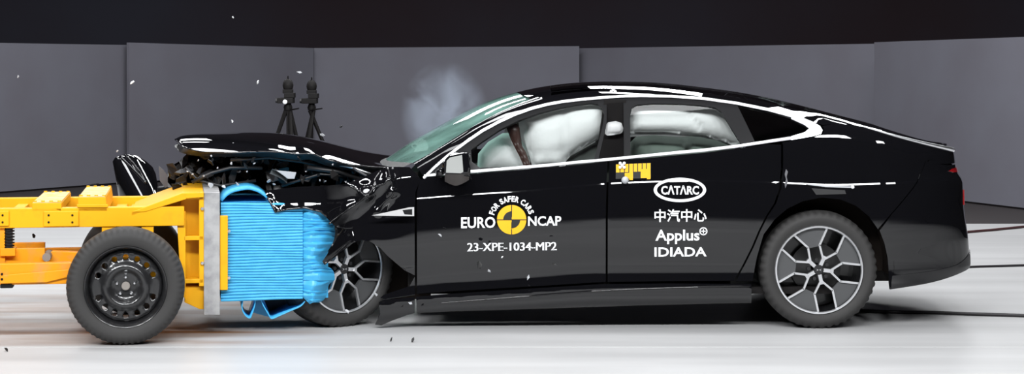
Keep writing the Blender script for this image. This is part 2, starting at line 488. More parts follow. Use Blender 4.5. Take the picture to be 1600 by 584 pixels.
def surf_panel(name, poly, mt, parent, g=0.045, gz=0.025, holes=(), off=0.0, depth=0.018, disp=None, both=True, fn=None, nfn=None, px=True, crease=28, rows=()):
    """a sheet panel lying on the body side: polygon in (s, z), custom normals, folded edge"""
    fn = fn or PS; nfn = nfn or NS
    if px:
        poly = [onS(*p) for p in poly]; holes = [[onS(*p) for p in h] for h in holes]
    vs, fs, loops = fill(poly, g, holes, gz, rows)
    P = []; N = []
    for p in vs:
        q = fn(p.x, p.y, off)
        P.append(q if disp is None else q+Vector(disp(p.x, p.y)))
        N.append(nfn(p.x, p.y))
    n0 = len(P)
    fs2 = [f for f in fs]
    # orient all faces outwards
    for i, f in enumerate(fs2):
        nn = (P[f[1]]-P[f[0]]).cross(P[f[2]]-P[f[0]])
        if nn.dot(N[f[0]]) < 0: fs2[i] = f[::-1]
    ev = []; ef = []
    if depth:
        for L in loops:
            b = n0+len(ev); k = len(L)
            for i in L: ev.append(P[i]); 
            for i in L: ev.append(P[i]-N[i]*depth)
            for i in range(k):
                j = (i+1) % k
                ef.append((b+i, b+j, b+k+j, b+k+i))
    def make(mirror):
        allv = P+ev
        if mirror: pts = [(v.x, CAR_W-v.y, v.z) for v in allv]
        else: pts = [tuple(v) for v in allv]
        ff = fs2+ef
        if mirror: ff = [f[::-1] for f in ff]
        me = bpy.data.meshes.new(name); me.from_pydata(pts, [], ff); me.shade_smooth()
        if disp is None:
            nn = [((v.x, -v.y, v.z) if mirror else tuple(v)) for v in N]
            me.update()
            # edge strip keeps its own flat normals
            loopn = []
            for p in me.polygons:
                flat = p.index >= len(fs2)
                for li in p.loop_indices:
                    vi = me.loops[li].vertex_index
                    loopn.append(tuple(p.normal) if flat else nn[vi])
            me.normals_split_custom_set(loopn)
        else:
            me.set_sharp_from_angle(angle=R(crease))
        return link(name, me, mt, parent)
    o = make(False)
    if both: make(True)
    return o

car = empty('car')        # its parts are modelled in world coordinates
tag(car, 'glossy black fastback car with a crushed front and white test lettering', 'car')

# chrome line / window outlines (pixels)
CH_TOP = [(662,275.5),(680,258),(700,240.5),(730,218),(755,201),(780,187.5),(805,176),(830,167),(855,160.5),(880,156),(910,152.5),(940,150),(970,148),(1000,147),(1050,148),(1100,151.5),(1150,158.5),(1200,168.5),(1240,179),(1270,190),(1281,196.5),(1285,203)]
CH_BOT = [(1283,208.5),(1272,212),(1240,217.5),(1200,223.5),(1150,231),(1100,237),(1050,241.5),(1000,246.5),(950,251.5),(900,256),(850,261),(800,265),(770,267.5),(735,270.5),(700,273)]
# door edge lines
REAR_DOOR_EDGE = [(1222,226),(1222,262),(1219,295),(1211,318),(1198,338),(1187,360),(1176,386),(1163,412),(1148,439.5)]
G = 1.6   # half a shut line in pixels

# lower body panels ------------------------------------------------------------
CREASE = [lambda x, d=d: zc(x)+d for d in (-0.03, -0.018, -0.012, -0.008, -0.004, 0.0, 0.004, 0.008, 0.014, 0.024)]
fd_top = [(p[0], p[1]+1.5) for p in CH_BOT if 660 < p[0] < 950]
surf_panel('front_door', [(656,281),(650+G,300),(650+G,330),(650+G,380),(650+G,458.5),(700,455),(800,449),(948-G,440),(948-G,400),(948-G,340),(949-G,290),(951-G,253)]
           +[(948,252.5)]+fd_top+[(664,277.5)], PAINT, car, rows=CREASE)
rd_top = [(p[0], p[1]+1.5) for p in CH_BOT if 951 < p[0] < 1221]
surf_panel('rear_door', [(951+G,253),(949+G,290),(948+G,340),(948+G,400),(948+G,440),(1050,439),(1148-G,438.5)]
           +[(a-G, b) for a, b in REAR_DOOR_EDGE[::-1][1:]]+rd_top, PAINT, car, rows=CREASE)
ARCH_R = [(1176,438.5),(1179,420),(1183,400),(1193,366),(1210,343),(1230,326),(1255,314),(1284,308.5),(1313,311.5),(1337,321),(1358,338),(1372,358),(1382,380),(1387,403),(1389,430)]
# quarter panel and tail: polygon in (s, z)
def sz(pts): return [onS(*p) for p in pts]
q_left = sz([(a+G, b) for a, b in REAR_DOOR_EDGE])
q_arch = sz(ARCH_R)
zroof_edge_px = [(1285,196.5),(1300,194),(1320,194),(1345,197.5),(1366,203)]
q_top = sz([(1222,222.5),(1240,219.5),(1272,214),(1285,210),(1288,203)]+zroof_edge_px)
TEx = pchip([2.14, 2.27, 2.475, 2.62, 2.705], [q_top[-1][1], 1.135, 1.084, 1.052, 1.034])   # boot edge
def te(x, d=0.0): return (s_of(x, TEx(x)), TEx(x)+d)
shut_px = [(1447,252),(1438,272),(1428,292),(1412,312),(1393,334),(1374,356)]
shut = sz(shut_px)
def shift(pts, d): return [(a+d, b) for a, b in pts]
surf_panel('quarter_panel', q_left+[onS(1170, 438.5)]+q_arch[:12]+shift(shut[::-1], -0.004)+[(s_of(2.50, 1.0), 1.0)]
           +[te(x) for x in (2.50, 2.44, 2.38, 2.32, 2.26, 2.20)]+q_top[::-1][1:], PAINT, car, px=False, rows=CREASE)
SEND = X0+SL+(YM-RB)
S9 = X0+SL
bl = onS(1391, 452)
zbot = pchip([2.2, 2.4, 2.6, 2.8, 2.95, 3.1, 3.6], [bl[1]-0.002, 0.250, 0.272, 0.30, 0.32, 0.33, 0.33])
b_arch = sz([(1374.5,360),(1382,380),(1387,403),(1389,430),(1391,452)])
bump_poly = shift(shut, 0.004)[:-1]+b_arch+[(q, zbot(q)) for q in (2.35, 2.5, 2.65, 2.8, 2.95, 3.1, 3.3, SEND)]+[(SEND, 0.955), (3.1, 0.955), (2.9, 0.955), (2.7, 0.957)]
surf_panel('rear_bumper', bump_poly, PAINT, car, px=False)
surf_panel('tail_panel', [(shut[0][0]+0.004, 0.968), (2.9, 0.964), (SEND, 0.964), (SEND, 1.028), (3.0, 1.028), te(2.69, -0.004), te(2.6), (s_of(2.51, 1.0)+0.004, TEx(2.51)), (s_of(2.50, 1.0)+0.004, 1.0)], PAINT, car, px=False)
lamp_poly = [(2.72, 0.922), (2.80, 0.912), (2.95, 0.910), (SEND, 0.910), (SEND, 0.938), (2.95, 0.938), (2.80, 0.934)]
tag(surf_panel('tail_lamp', lamp_poly, RED, car, px=False, off=0.006, depth=0.008), 'red tail lamp strip')
tag(surf_panel('reflector', [(2.93, 0.71), (3.05, 0.71), (3.05, 0.80), (2.95, 0.80)], RED, car, px=False, off=0.006, depth=0.008), 'red side reflector')
# lower lighter valance of the bumper
surf_panel('bumper_valance', [(bl[0]+0.004, bl[1]+0.002), (2.4, 0.253), (2.6, 0.276), (2.8, 0.305), (2.95, 0.325), (3.1, 0.335), (SEND, 0.335), (SEND, 0.44), (3.1, 0.44), (2.9, 0.41), (2.7, 0.36), (2.5, 0.335), (2.3, 0.318), (bl[0]+0.002, 0.312)], PLASTIC, car, px=False, off=0.005, depth=0.012)

# sill
surf_panel('sill_panel', [(650,463.5),(700,459),(800,452.5),(940,443.5),(1050,442.5),(1174,443.5),(1174,473),(1000,477),(850,482),(700,486.5),(652,489)], PAINT, car, gz=0.012)
surf_panel('crumpled_sill_end', [(648,464),(648,489),(636,492),(612,501),(596,508),(586,507),(594,490),(592,472),(600,468)], PAINT, car, g=0.03,
           both=False)

# ------------------------------------------------------------------ greenhouse
dlo_out = CH_TOP+CH_BOT
def off_poly(poly, d):
    n = len(poly); out = []
    ar = sum(poly[i][0]*poly[(i+1)%n][1]-poly[(i+1)%n][0]*poly[i][1] for i in range(n))
    sg = 1 if ar > 0 else -1
    for i in range(n):
        a = Vector(poly[i-1]); b = Vector(poly[i]); c = Vector(poly[(i+1) % n])
        t = ((b-a).normalized()+(c-b).normalized()).normalized()
        nn = Vector((-t.y, t.x))*sg
        out.append(tuple(b+nn*d))
    return out
glass_front = [(738,262.5),(736,234),(752,222),(780,203),(810,188),(840,177),(870,169),(900,163.5),(922,160.5),(934,162),(941,168),(944,178),(942,195),(936,220),(928,251)]
glass_front_c = glass_front+[(880,255),(820,260)]
glass_rear = [(985,246.5),(984.5,180),(987,168),(996,163.5),(1020,161.5),(1060,162),(1095,164.5),(1118,168),(1127,174),(1138,192),(1150,212),(1160,228),(1120,233),(1060,239)]
glass_qtr = [(1152,164),(1180,169.5),(1210,177),(1238,186.5),(1257,195.5),(1263,200),(1258,206),(1235,212),(1205,217.5),(1180,222)]
glass_b = [(948,160),(974,157.5),(975,246.5),(935,250),(943,215),(948,190)]
frame_out = off_poly(dlo_out, 3.0)
surf_panel('window_frame', frame_out, DARKGREY, car, holes=[glass_front_c, glass_rear, glass_qtr, glass_b], g=0.05, gz=0.04, off=-0.004, depth=0.02)
surf_panel('front_window', glass_front_c, GLASS, car, off=-0.012, depth=0, g=0.06, gz=0.05)
surf_panel('rear_window', glass_rear, GLASS, car, off=-0.012, depth=0, g=0.06, gz=0.05)
surf_panel('quarter_window', glass_qtr, GLASSD, car, off=-0.008, depth=0, g=0.05, gz=0.04)
surf_panel('pillar_cover', glass_b, PILG, car, off=0.0, depth=0, g=0.05, gz=0.05)
surf_panel('mirror_sail', [(700,270.5),(735,238),(737,252),(755,266)], PLASTIC, car, off=0.001, depth=0.01)

# chrome window line : swept bead
def bead(name, pts, wds, mt, parent, out=0.008, n=7):
    m = MB(); P = []
    rs = resample(pts, 6, closed=False)
    wf = pchip([i/(len(wds)-1) for i in range(len(wds))], wds)
    k = len(rs)
    for i, p in enumerate(rs):
        t = (rs[min(i+1, k-1)]-rs[max(i-1, 0)]).normalized(); nn = Vector((-t.y, t.x)); w = wf(i/(k-1))
        for j in range(n):
            q = math.pi*j/(n-1)
            c = p+nn*(math.cos(q)*w)
            s, z = onS(c.x, c.y)
            P.append(PS(s, z, out*math.sin(q)+0.001))
    fs = [(i*n+j, i*n+j+1, (i+1)*n+j+1, (i+1)*n+j) for i in range(k-1) for j in range(n-1)]
    m.add(P, fs); o = m.build(name, mt, parent, shade=True)
    me = bpy.data.meshes.new(name); me.from_pydata([(v.x, CAR_W-v.y, v.z) for v in P], [], [f[::-1] for f in fs]); me.shade_smooth()
    link(name, me, mt, parent)
    return o
bead('window_trim', [(a, b+2.6) for a, b in CH_TOP if a < 1240]+[(1238,181.3)], [2.4,2.5,2.6,2.6,2.5,2.4,2.3,2.3,2.4,2.5,2.7], CHROME, car)
surf_panel('window_trim_tip', [(1236,178),(1255,184),(1270,190),(1281,196.5),(1285,203),(1283,208.5),(1272,212),(1252,215.8),(1236,218.3),(1236,213),(1257,206.5),(1264,200.5),(1257,195),(1236,185.5)], CHROME, car, off=0.008, depth=0.01, g=0.02, gz=0.02)
bead('sill_highlight_bead', [(690,473),(735,469.5),(800,464.5),(860,459.5),(920,455),(990,451.5),(1060,449),(1110,447.5),(1172,446.5)], [0.8,1.2,1.4,1.4,1.4,1.4,1.2], PAINT, car, out=0.006)  # rounded bead added on the sill crease to catch a highlight line
bead('window_trim', [(1238,215.6)]+[(a, b-2.4) for a, b in CH_BOT if a < 1236]+[(663,274.5)], [2.6,2.6,2.6,2.6,2.5,2.5,2.5,2.6,2.6,2.6,2.2], CHROME, car)

# ------------------------------------------------------------------ roof, windscreen, tailgate
edge_px = CH_TOP[1:-2]+[(1285,195)]+zroof_edge_px[1:]
edge = []
for p in edge_px:
    s, z = onS(*p); edge.append(PS(s, z))
for x in (2.20, 2.28, 2.36, 2.44, 2.52, 2.60, 2.65):
    edge.append(PS(*te(x, 0.004)))
ex = [p.x for p in edge]
EY = pchip(ex, [p.y for p in edge]); EZ = pchip(ex, [p.z for p in edge])
# centre line profile
cl_px = [(597,252),(640,223),(680,200),(720,178.5),(760,160),(800,146.5),(850,135.5),(900,129.5),(950,127.5),(1000,128),(1050,131),(1100,136.5),(1150,143),(1200,152),(1250,164),(1300,177.5),(1340,188),(1378,200.5),(1431,215),(1465,220.5),(1481,225.5)]
cl = [Wp(a, b, 0.80) for a, b in cl_px]
CZ = pchip([p.x for p in cl], [p.z for p in cl])
def roof_pt(x, t, lift=0.0):          # t 0 near edge .. 1 far edge
    y0 = EY(x); z0 = EZ(x); u = abs(2*t-1)
    y = y0+(CAR_W-2*y0)*t
    zc_ = CZ(x)
    p = 2.3 if x < 1.7 else 2.3+(x-1.7)*5
    return Vector((x, y, z0+(zc_-z0)*(1-u**p)+lift))
def roof_patch(name, x_of, t0, t1, nu, nv, mt, lift=0.0, parent=car, dense=False):
    m = MB()
    def tt(v):                        # denser rows near the edges
        return t0+(t1-t0)*(0.5-0.5*math.cos(math.pi*v))
    m.grid(lambda u, v: roof_pt(x_of(u, tt(v)), tt(v), lift), nu, nv)
    return m.build(name, mt, parent, shade=True)
xh = lambda t: 0.03+0.16*abs(2*t-1)**2.2       # windscreen header
def lerp(a, b, u): return a+(b-a)*u
TAILX = 2.62
roof_patch('roof_rail', lambda u, t: lerp(xh(t)+0.004, 1.42, u), 0, 0.10, 46, 10, PAINT)
roof_patch('roof_rail', lambda u, t: lerp(xh(t)+0.004, 1.42, u), 0.90, 1, 46, 10, PAINT)
roof_patch('roof_header', lambda u, t: lerp(xh(t)+0.004, 0.24, u), 0.10, 0.90, 8, 34, PAINT)
roof_patch('glass_roof', lambda u, t: lerp(0.244, 1.42, u), 0.102, 0.898, 40, 34, ROOFG)
roof_patch('roof_side', lambda u, t: lerp(1.424, 2.20, u), 0, 0.13, 30, 10, PAINT)
roof_patch('roof_side', lambda u, t: lerp(1.424, 2.20, u), 0.87, 1, 30, 10, PAINT)
roof_patch('rear_screen', lambda u, t: lerp(1.424, 2.20, u), 0.133, 0.867, 30, 26, GLASSD)
roof_patch('tailgate', lambda u, t: lerp(2.204, TAILX, u), 0, 1, 20, 40, PAINT)
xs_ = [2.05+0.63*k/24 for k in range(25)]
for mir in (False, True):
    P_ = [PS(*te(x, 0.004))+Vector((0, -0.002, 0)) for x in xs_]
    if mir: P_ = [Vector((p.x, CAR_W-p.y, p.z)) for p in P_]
    MB().tube(P_, [lerp(0.003, 0.014, k/24) for k in range(25)], 12).build('boot_edge_highlight', CHROME, car, shade=True)  # bright bead standing in for the lamp reflection along the boot edge
# spoiler lip closing the tailgate at the rear
m = MB()
def lip(u, v):
    a = roof_pt(TAILX, u)
    xe = xr(1.03)-0.012-0.10*abs(2*u-1)**4
    b = Vector((xe, a.y, a.z-0.012)); c = Vector((xe-0.005, a.y, min(a.z-0.02, 1.042)))
    return a.lerp(b, v*2) if v <= 0.5 else b.lerp(c, v*2-1)
m.grid(lip, 40, 6); m.build('spoiler', PAINT, car, shade=35)

# A pillars: strip between window line and windscreen edge
apx = [p.x for p in edge]
def pillar_outer(u):                  # along the chrome line from cowl to header
    x = lerp(edge[0].x-0.07, xh(0)+0.03, u)
    return Vector((x, EY(x), EZ(x)))
ws_near_px = [(645,254),(672,240),(700,224),(735,203),(770,183),(800,168.5),(832,154.5)]
wsn = [Wp(a, b, 0.13+0.34*i/6) for i, (a, b) in enumerate(ws_near_px)]
def polyl(pts, u):
    k = u*(len(pts)-1); i = min(int(k), len(pts)-2); return pts[i].lerp(pts[i+1], k-i)
for mir in (False, True):
    m = MB()
    def ap(u, v):
        a = pillar_outer(u); b = polyl(wsn, u)
        p = a.lerp(b, v)+Vector((-0.4, -0.55, 0.75)).normalized()*0.030*math.sin(math.pi*v)
        return Vector((p.x, CAR_W-p.y, p.z)) if mir else p
    m.grid(ap, 24, 6); m.build('windscreen_pillar', PAINT, car, shade=True, flip=not mir)
# windscreen
def ws(u, v):                         # u across 0 near..1 far, v up
    n = polyl(wsn, v); fr = Vector((n.x, CAR_W-n.y, n.z))
    xc = lerp(-0.80, 0.03, v)
    c = Vector((xc, YM, CZ(xc)))
    w = 1-abs(2*u-1)**2.2
    y = lerp(n.y, fr.y, u)
    return Vector((n.x+(c.x-n.x)*w, y, n.z+(c.z-n.z)*w))
m = MB(); m.grid(ws, 40, 30)
tag(m.build('windscreen', WIND, car, shade=True, flip=True), 'green tinted shattered windscreen')
# cowl under the windscreen
m = MB()
def cowl(u, v):
    a = ws(u, 0); b = a+Vector((-0.10, 0, -0.03)); b.z = min(b.z, 0.93)
    return a.lerp(b, v)
m.grid(cowl, 24, 3); m.build('cowl_panel', PLASTIC, car, shade=True)

# dark core so that nothing shows through between the panels
MB().box((-0.62, 0.10, 0.20), (2.0, 1.80, 0.24)).build('underbody', DARK, car)
MB().box((-0.62, 0.14, 0.24), (-0.56, 1.76, 0.92)).build('bulkhead', DARK, car)
MB().box((-0.6, 0.125, 0.24), (1.30, 0.14, 0.86)).build('door_lining', DARK, car)
MB().box((-0.6, 1.76, 0.24), (1.30, 1.775, 0.86)).build('door_lining', DARK, car)
MB().box((1.50, 0.42, 0.24), (2.5, 1.48, 0.86)).build('boot_floor', DARK, car)
MB().box((1.35, 0.12, 0.78), (2.35, 1.78, 0.86)).build('parcel_shelf', DARK, car)

def px_sheet(name, pts, Y, mt, parent, th=0.01, dy=None):
    P = [Wp(a, b, Y) for a, b in pts]
    mb = MB().prism([(p.x, p.z) for p in P], Y-th/2, Y+th/2)
    return mb.build(name, mt, parent)

# ------------------------------------------------------------------ soft bodies: airbags and seats
def pillow(name, outline, Yc, th, mt, parent, g=9, seams=(), dm=26):
    """an inflated cushion: outline seen from the side (pixels at depth Yc), thickness th in metres"""
    vs, fs, loops = fill([Vector(p) for p in outline], g)
    ol = resample(outline, g)
    bd = set(loops[0])
    A = []; B = []
    for i, p in enumerate(vs):
        d = 0 if i in bd else min(1, dist_poly(p, ol)/dm)
        h = th/2*math.sqrt(max(0, 1-(1-d)**2))
        for (a, b, w, dep) in seams:
            a2 = Vector(a); b2 = Vector(b); e = b2-a2
            t = max(0, min(1, (p-a2).dot(e)/e.length_squared)); q = (p-(a2+e*t)).length
            h *= 1-dep*math.exp(-(q/w)**2)
        A.append(Wp(p.x, p.y, Yc)+Vector((0, -h, 0)))
        B.append(Wp(p.x, p.y, Yc)+Vector((0, h, 0)))
    n = len(vs); F_ = []
    for f in fs:
        nn = (A[f[1]]-A[f[0]]).cross(A[f[2]]-A[f[0]])
        if nn.y > 0: f = f[::-1]
        F_.append(f); F_.append(tuple(i+n for i in f[::-1]))
    for k in range(len(loops[0])):
        i, j = loops[0][k], loops[0][(k+1) % len(loops[0])]
        F_.append((i, j, j+n, i+n))
    m = MB(); m.add(A+B, F_)
    return m.build(name, mt, parent, shade=True)

tag(pillow('curtain_airbag', [(812,184),(840,174),(870,166),(905,160),(940,157),(950,163),(950,200),(938,216),(915,229),(895,240),(884,252),(884,262),(832,262),(826,240),(822,228),(818,212),(822,200)], 0.40, 0.26, AIRBAG, car, g=6,
    seams=[((880,175),(885,245),7,0.18),((835,190),(870,185),6,0.12),((840,240),(880,235),8,0.12)], dm=34), 'white inflated curtain airbag behind front window')
tag(pillow('steering_airbag', [(745,275),(747,240),(762,222),(785,208),(805,207),(820,225),(828,250),(830,275)], 0.52, 0.36, AIRBAG, car, g=6, seams=[((750,223),(815,221),2.5,0.25)], dm=40), 'white inflated steering wheel airbag')
tag(pillow('curtain_airbag', [(980,158),(1060,158),(1120,164),(1145,190),(1165,222),(1160,232),(1130,222),(1100,214),(1040,210),(980,210)], 0.38, 0.22, AIRBAG, car, g=6,
    seams=[((980,183),(1075,182),3,0.35),((1075,182),(1095,200),3,0.3),((985,170),(1100,168),5,0.12)], dm=24), 'white inflated curtain airbag behind rear window')
tag(pillow('airbag_lobe', [(946,196),(950,191),(962,189),(971,192),(974,200),(973,208),(960,211),(945,212)], 0.20, 0.08, AIRBAG, car, g=4, dm=8), 'white airbag lobe behind the centre pillar')
m = MB(); st = []
for k in range(33):
    q = 2*math.pi*k/32
    c = Wp(812, 228, 0.58)
    p = Vector((0.05*math.sin(q)*1.0, 0.19*math.cos(q), 0.19*math.sin(q)))
    p = Matrix.Rotation(R(-24), 3, 'Y') @ p
    st.append(c+p)
m.tube(st, 0.016, 8, cap=False); m.build('steering_wheel', BROWN, car, shade=True)
tag(pillow('dummy_arm', [(790,196),(806,192),(812,200),(812,222),(822,238),(831,262),(820,264),(812,245),(803,228),(797,215)], 0.30, 0.06, BROWN, car, g=5, dm=6), 'dark brown test dummy arm')
pillow('front_seat', [(872,268),(880,250),(905,236),(930,222),(944,180),(966,176),(972,195),(962,260),(960,330),(880,330)], 0.52, 0.40, SEATM, car, g=9)
tag(pillow('rear_seat', [(985,262),(985,214),(1020,211),(1060,214),(1085,212),(1120,219),(1142,228),(1160,240),(1160,300),(985,300)], 0.60, 0.34, SEATG, car, g=9, seams=[((1068,215),(1072,250),6,0.5)]), 'grey green rear seat')
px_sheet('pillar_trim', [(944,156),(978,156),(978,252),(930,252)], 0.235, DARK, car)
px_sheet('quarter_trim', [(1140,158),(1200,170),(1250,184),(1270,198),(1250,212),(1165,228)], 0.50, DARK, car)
# dashboard
MB().box((-0.50, 0.2, 0.70), (-0.20, 1.7, 0.90)).build('dashboard', SEATM, car, bevel=0.03)
# curtain on the far side
m = MB(); m.grid(lambda u, v: Vector((lerp(-0.05, 1.25, u), 1.52-0.03*math.sin(u*9)+0.12*v, lerp(1.28, 0.95, v))), 30, 6)
m.build('curtain_airbag', AIRBAG, car, shade=True)
MB().box((-0.40, 1.70, 0.86), (1.40, 1.72, 0.99)).build('door_lining', DARK, car)

# ------------------------------------------------------------------ wheels of the car
def tyre(Ro, Ri, w, parent, n=180, name='tyre', tread=2):
    y0 = 0.0
    prof = [(Ri, 0.012), (Ri+0.006, 0.004), (Ri+0.02, 0.0), (Ri+(Ro-Ri)*0.45, -0.008), (Ro-0.03, -0.002), (Ro-0.012, 0.010),
            (Ro-0.003, 0.028), (Ro, 0.05), (Ro, w*0.34), (Ro-0.006, w*0.345), (Ro-0.006, w*0.365), (Ro, w*0.37), (Ro, w-0.05), (Ro-0.003, w-0.028), (Ro-0.02, w-0.005), (Ro-0.06, w), (Ri, w-0.02)]
    def mod(k, j, r, y):
        if j in (5, 6, 7) and (k // tread) % 2: return (r-0.006, y+0.002)
        return (r, y)
    return MB().lathe(prof, n, mod=mod).build(name, RUBBER, parent, shade=50)

def alloy_wheel(name, loc, rz, squash=0.0):
    root = empty(name, loc, rz, parent=car)
    tyre(0.349, 0.262, 0.245, root)
    Rr = 0.255
    MB().lathe([(0.262, 0.016), (0.258, 0.008), (Rr-0.002, 0.012), (Rr-0.006, 0.03), (Rr-0.012, 0.06), (Rr-0.02, 0.20), (0.02, 0.20)], 64).build('rim', mat('rim_black', (0.012, 0.012, 0.013), 0.3, 0, 0.5), root, shade=40)
    MB().lathe([(0.262, 0.012), (0.259, 0.003), (0.251, 0.002), (0.247, 0.010)], 72).build('rim_ring', SILVER, root, shade=60)
    disc = MB().lathe([(0.15, 0.15), (0.15, 0.14), (0.03, 0.14)], 40).build('brake_disc', mat('disc_dark', (0.03, 0.03, 0.03), 0.5, 0.5), root, shade=30)
    w = 0.215*Rr
    for k in range(5):
        q = R(66+72*k); M = Matrix.Rotation(-q, 4, 'Y')     # spoke direction +x turned to angle q in x-z
        def bar(pts, hw, y0, y1, mb):
            n = len(pts)
            for i in range(n-1):
                a = Vector((pts[i][0], pts[i][1])); b = Vector((pts[i+1][0], pts[i+1][1])); t = (b-a).normalized(); nn = Vector((-t.y, t.x))*hw
                a = a-t*hw*0.3; b = b+t*hw*0.3
                mb.prism([(a+nn)[:], (a-nn)[:], (b-nn)[:], (b+nn)[:]], y0, y1)
        mb = MB(); bar([(0.03, 0), (0.085, 0)], 0.0105, 0.022, 0.05, mb)
        for s in (1, -1):
            bar([(0.07, 0.004*s), (0.135, w*s), (0.247, w*s)], 0.0058, 0.018, 0.036, mb)
        rot_mesh(mb, M); mb.build('spoke', SILVER, root)
        # grey insert between this spoke pair and the next
        mb = MB(); A = R(36)
        c, s_ = math.cos(2*A), math.sin(2*A)
        pr = [(0.125, w+0.004), (0.15, w+0.004), (math.sqrt(0.247**2-(w+0.004)**2), w+0.004)]
        a0 = math.atan2(w+0.004, pr[2][0])
        arc = [(0.247*math.cos(a0+(2*A-2*a0)*i/6), 0.247*math.sin(a0+(2*A-2*a0)*i/6)) for i in range(1, 6)]
        mir = [(x*c+y*s_, x*s_-y*c) for x, y in pr]
        poly = pr+arc+mir[::-1]
        mb.prism(poly, 0.028, 0.05); rot_mesh(mb, M); mb.build('rim_insert', RIMGREY, root)
        mb = MB(); mb.lathe([(0.001, 0.032), (0.011, 0.032), (0.013, 0.05)], 12, c=(0.058*math.cos(R(66+36+72*k)), 0, 0.058*math.sin(R(66+36+72*k)))); mb.build('lug_nut', PLASTIC, root)
    MB().lathe([(0.001, 0.016), (0.026, 0.017), (0.030, 0.022), (0.03, 0.05)], 24).build('hub_cap', PLASTIC, root, shade=30)
    mb = MB()
    for s in (1, -1):
        mb.prism([(0.003*s, 0.002), (0.018*s, 0.006), (0.006*s, -0.001)], 0.0145, 0.017)
        mb.prism([(0.003*s, -0.002), (0.016*s, -0.007), (0.006*s, 0.001)], 0.0145, 0.017)
    mb.build('hub_emblem', SILVER, root)
    return root
rw = Wp(1280, 424.5, 0.04)
alloy_wheel('wheel', (rw.x, 0.035, 0.347), 0)
far = alloy_wheel('wheel', (rw.x, CAR_W-0.035, 0.347), math.pi)
fwp = Wp(541, 418, 0.12)
alloy_wheel('wheel', (fwp.x, 0.12, 0.343), R(36))
alloy_wheel('wheel', (-1.05, CAR_W-0.06, 0.347), math.pi)

# wheelhouses
m = MB(); c = (rw.x+0.015, 0, 0.40)
def house(cx, cz, r, a0, a1, y0, y1, n=28):
    mb = MB()
    mb.grid(lambda u, v: Vector((cx+r*math.cos(lerp(a0, a1, u)), lerp(y0, y1, v), cz+r*math.sin(lerp(a0, a1, u)))), n, 2)
    return mb
house(1.835, 0.365, 0.425, R(-8), R(190), 0.05, 0.42).build('wheelhouse', LINER, car, shade=True)
MB().prism([(1.835+0.43*math.cos(R(a)), 0.365+0.43*math.sin(R(a))) for a in range(-8, 191, 11)], 0.41, 0.42).build('wheelhouse', LINER, car)
MB().prism([(-1.35, 0.12), (-0.50, 0.12), (-0.50, 0.66), (-0.62, 0.74), (-1.2, 0.74)], 0.50, 0.54).build('wheelhouse', LINER, car)

# ------------------------------------------------------------------ crushed front
def fold(p, a, b, w, amp):
    e = b-a; l = e.length; t = (p-a).dot(e)/(l*l); tc = max(0, min(1, t))
    d = (p-(a+e*tc)).length
    return amp*math.exp(-1.5*(d/w)**2)
FOLDS = [((437,328),(425,310),9,-0.016),((520,345),(575,305),12,-0.022),((549,291),(572,306),10,-0.018),((572,306),(605,280),11,-0.02),((605,266),(612,300),10,-0.018),((612,300),(590,330),10,-0.018),
         ((511,409),(545,374),10,-0.012),((470,290),(530,330),40,0.02),((585,320),(560,345),24,0.015),((640,290),(600,330),34,0.01),((590,268),(575,292),16,0.02)]
FOLDW = [(Wp(*a, 0), Wp(*b, 0), w*0.0038, amp) for a, b, w, amp in FOLDS]
def fdisp(s, z):
    p = Vector((s, 0, z)); y = 0
    for a, b, w, amp in FOLDW:
        y += fold(p, Vector((a.x, 0, a.z)), Vector((b.x, 0, b.z)), w, amp)
    k = smooth(-0.92, -1.14, s)
    y += -0.17*k
    if s < -0.72: y += 0.004*math.sin(s*17+z*9)*smooth(-0.72, -0.9, s)
    return (0, y, 0)
fender = [(657,279),(649,300),(648,330),(648,380),(648,430),(632,422),(606,400),(594,387),(580,378),(566,375),(552,379),(535,393),(511,409),(508,404),(518,388),(527,373),(530,358),(520,344),(505,328),(480,321.5),(455,324),(437,328.5),(428,312),(418,295),(470,289),(540,287),(575,273),(606,260),(640,261)]
surf_panel('front_fender', fender, PAINT, car, g=0.010, gz=0.010, disp=fdisp, both=False, depth=0.012, crease=85)
for pts_ in ([(437,328.5),(428,312),(424,306)],[(517,347),(530,337),(545,326),(558,318),(575,303)],[(547,290),(560,297),(573,307),(578,312)],[(573,307),(580,300),(586,292),(600,287),(606,281)],[(606,262),(608,272),(612,284),(616,297),(613,305),(600,315),(592,324)],[(511,408),(520,401),(531,391),(543,380),(552,376)],[(436,327),(455,323.5),(480,321),(505,327.5),(514,336)],[(528,352),(540,356),(552,356)]):
    P_ = []
    for p_ in resample(pts_, 5, closed=False):
        s_, z_ = onS(p_.x, p_.y); P_.append(PS(s_, z_, 0.0)+Vector(fdisp(s_, z_)))
    MB().tube(P_, 0.0062, 10).build('fold_edge', PAINT, car, shade=True)
FLP = surf_panel('fender_lower_piece', [(648,432),(648,460),(602,467),(594,465),(600,460),(640,447)], PAINT, car, g=0.03, both=False)
# fender arrow badge
tag(surf_panel('fender_badge', [(582,335),(640,322.5),(648,322),(648,336),(638,336)], mat('badge_silver', (0.6, 0.6, 0.6), 0.35, 0.4), car, g=0.03, both=False, off=0.07, depth=0.01, disp=lambda s, z: (0, 0, 0)), 'silver arrow shaped fender badge')
surf_panel('fender_badge_inset', [(630,326.5),(645,325),(645,334),(633,333)], DARKGREY, car, g=0.03, both=False, off=0.072, depth=0.004, disp=lambda s, z: (0, 0, 0))

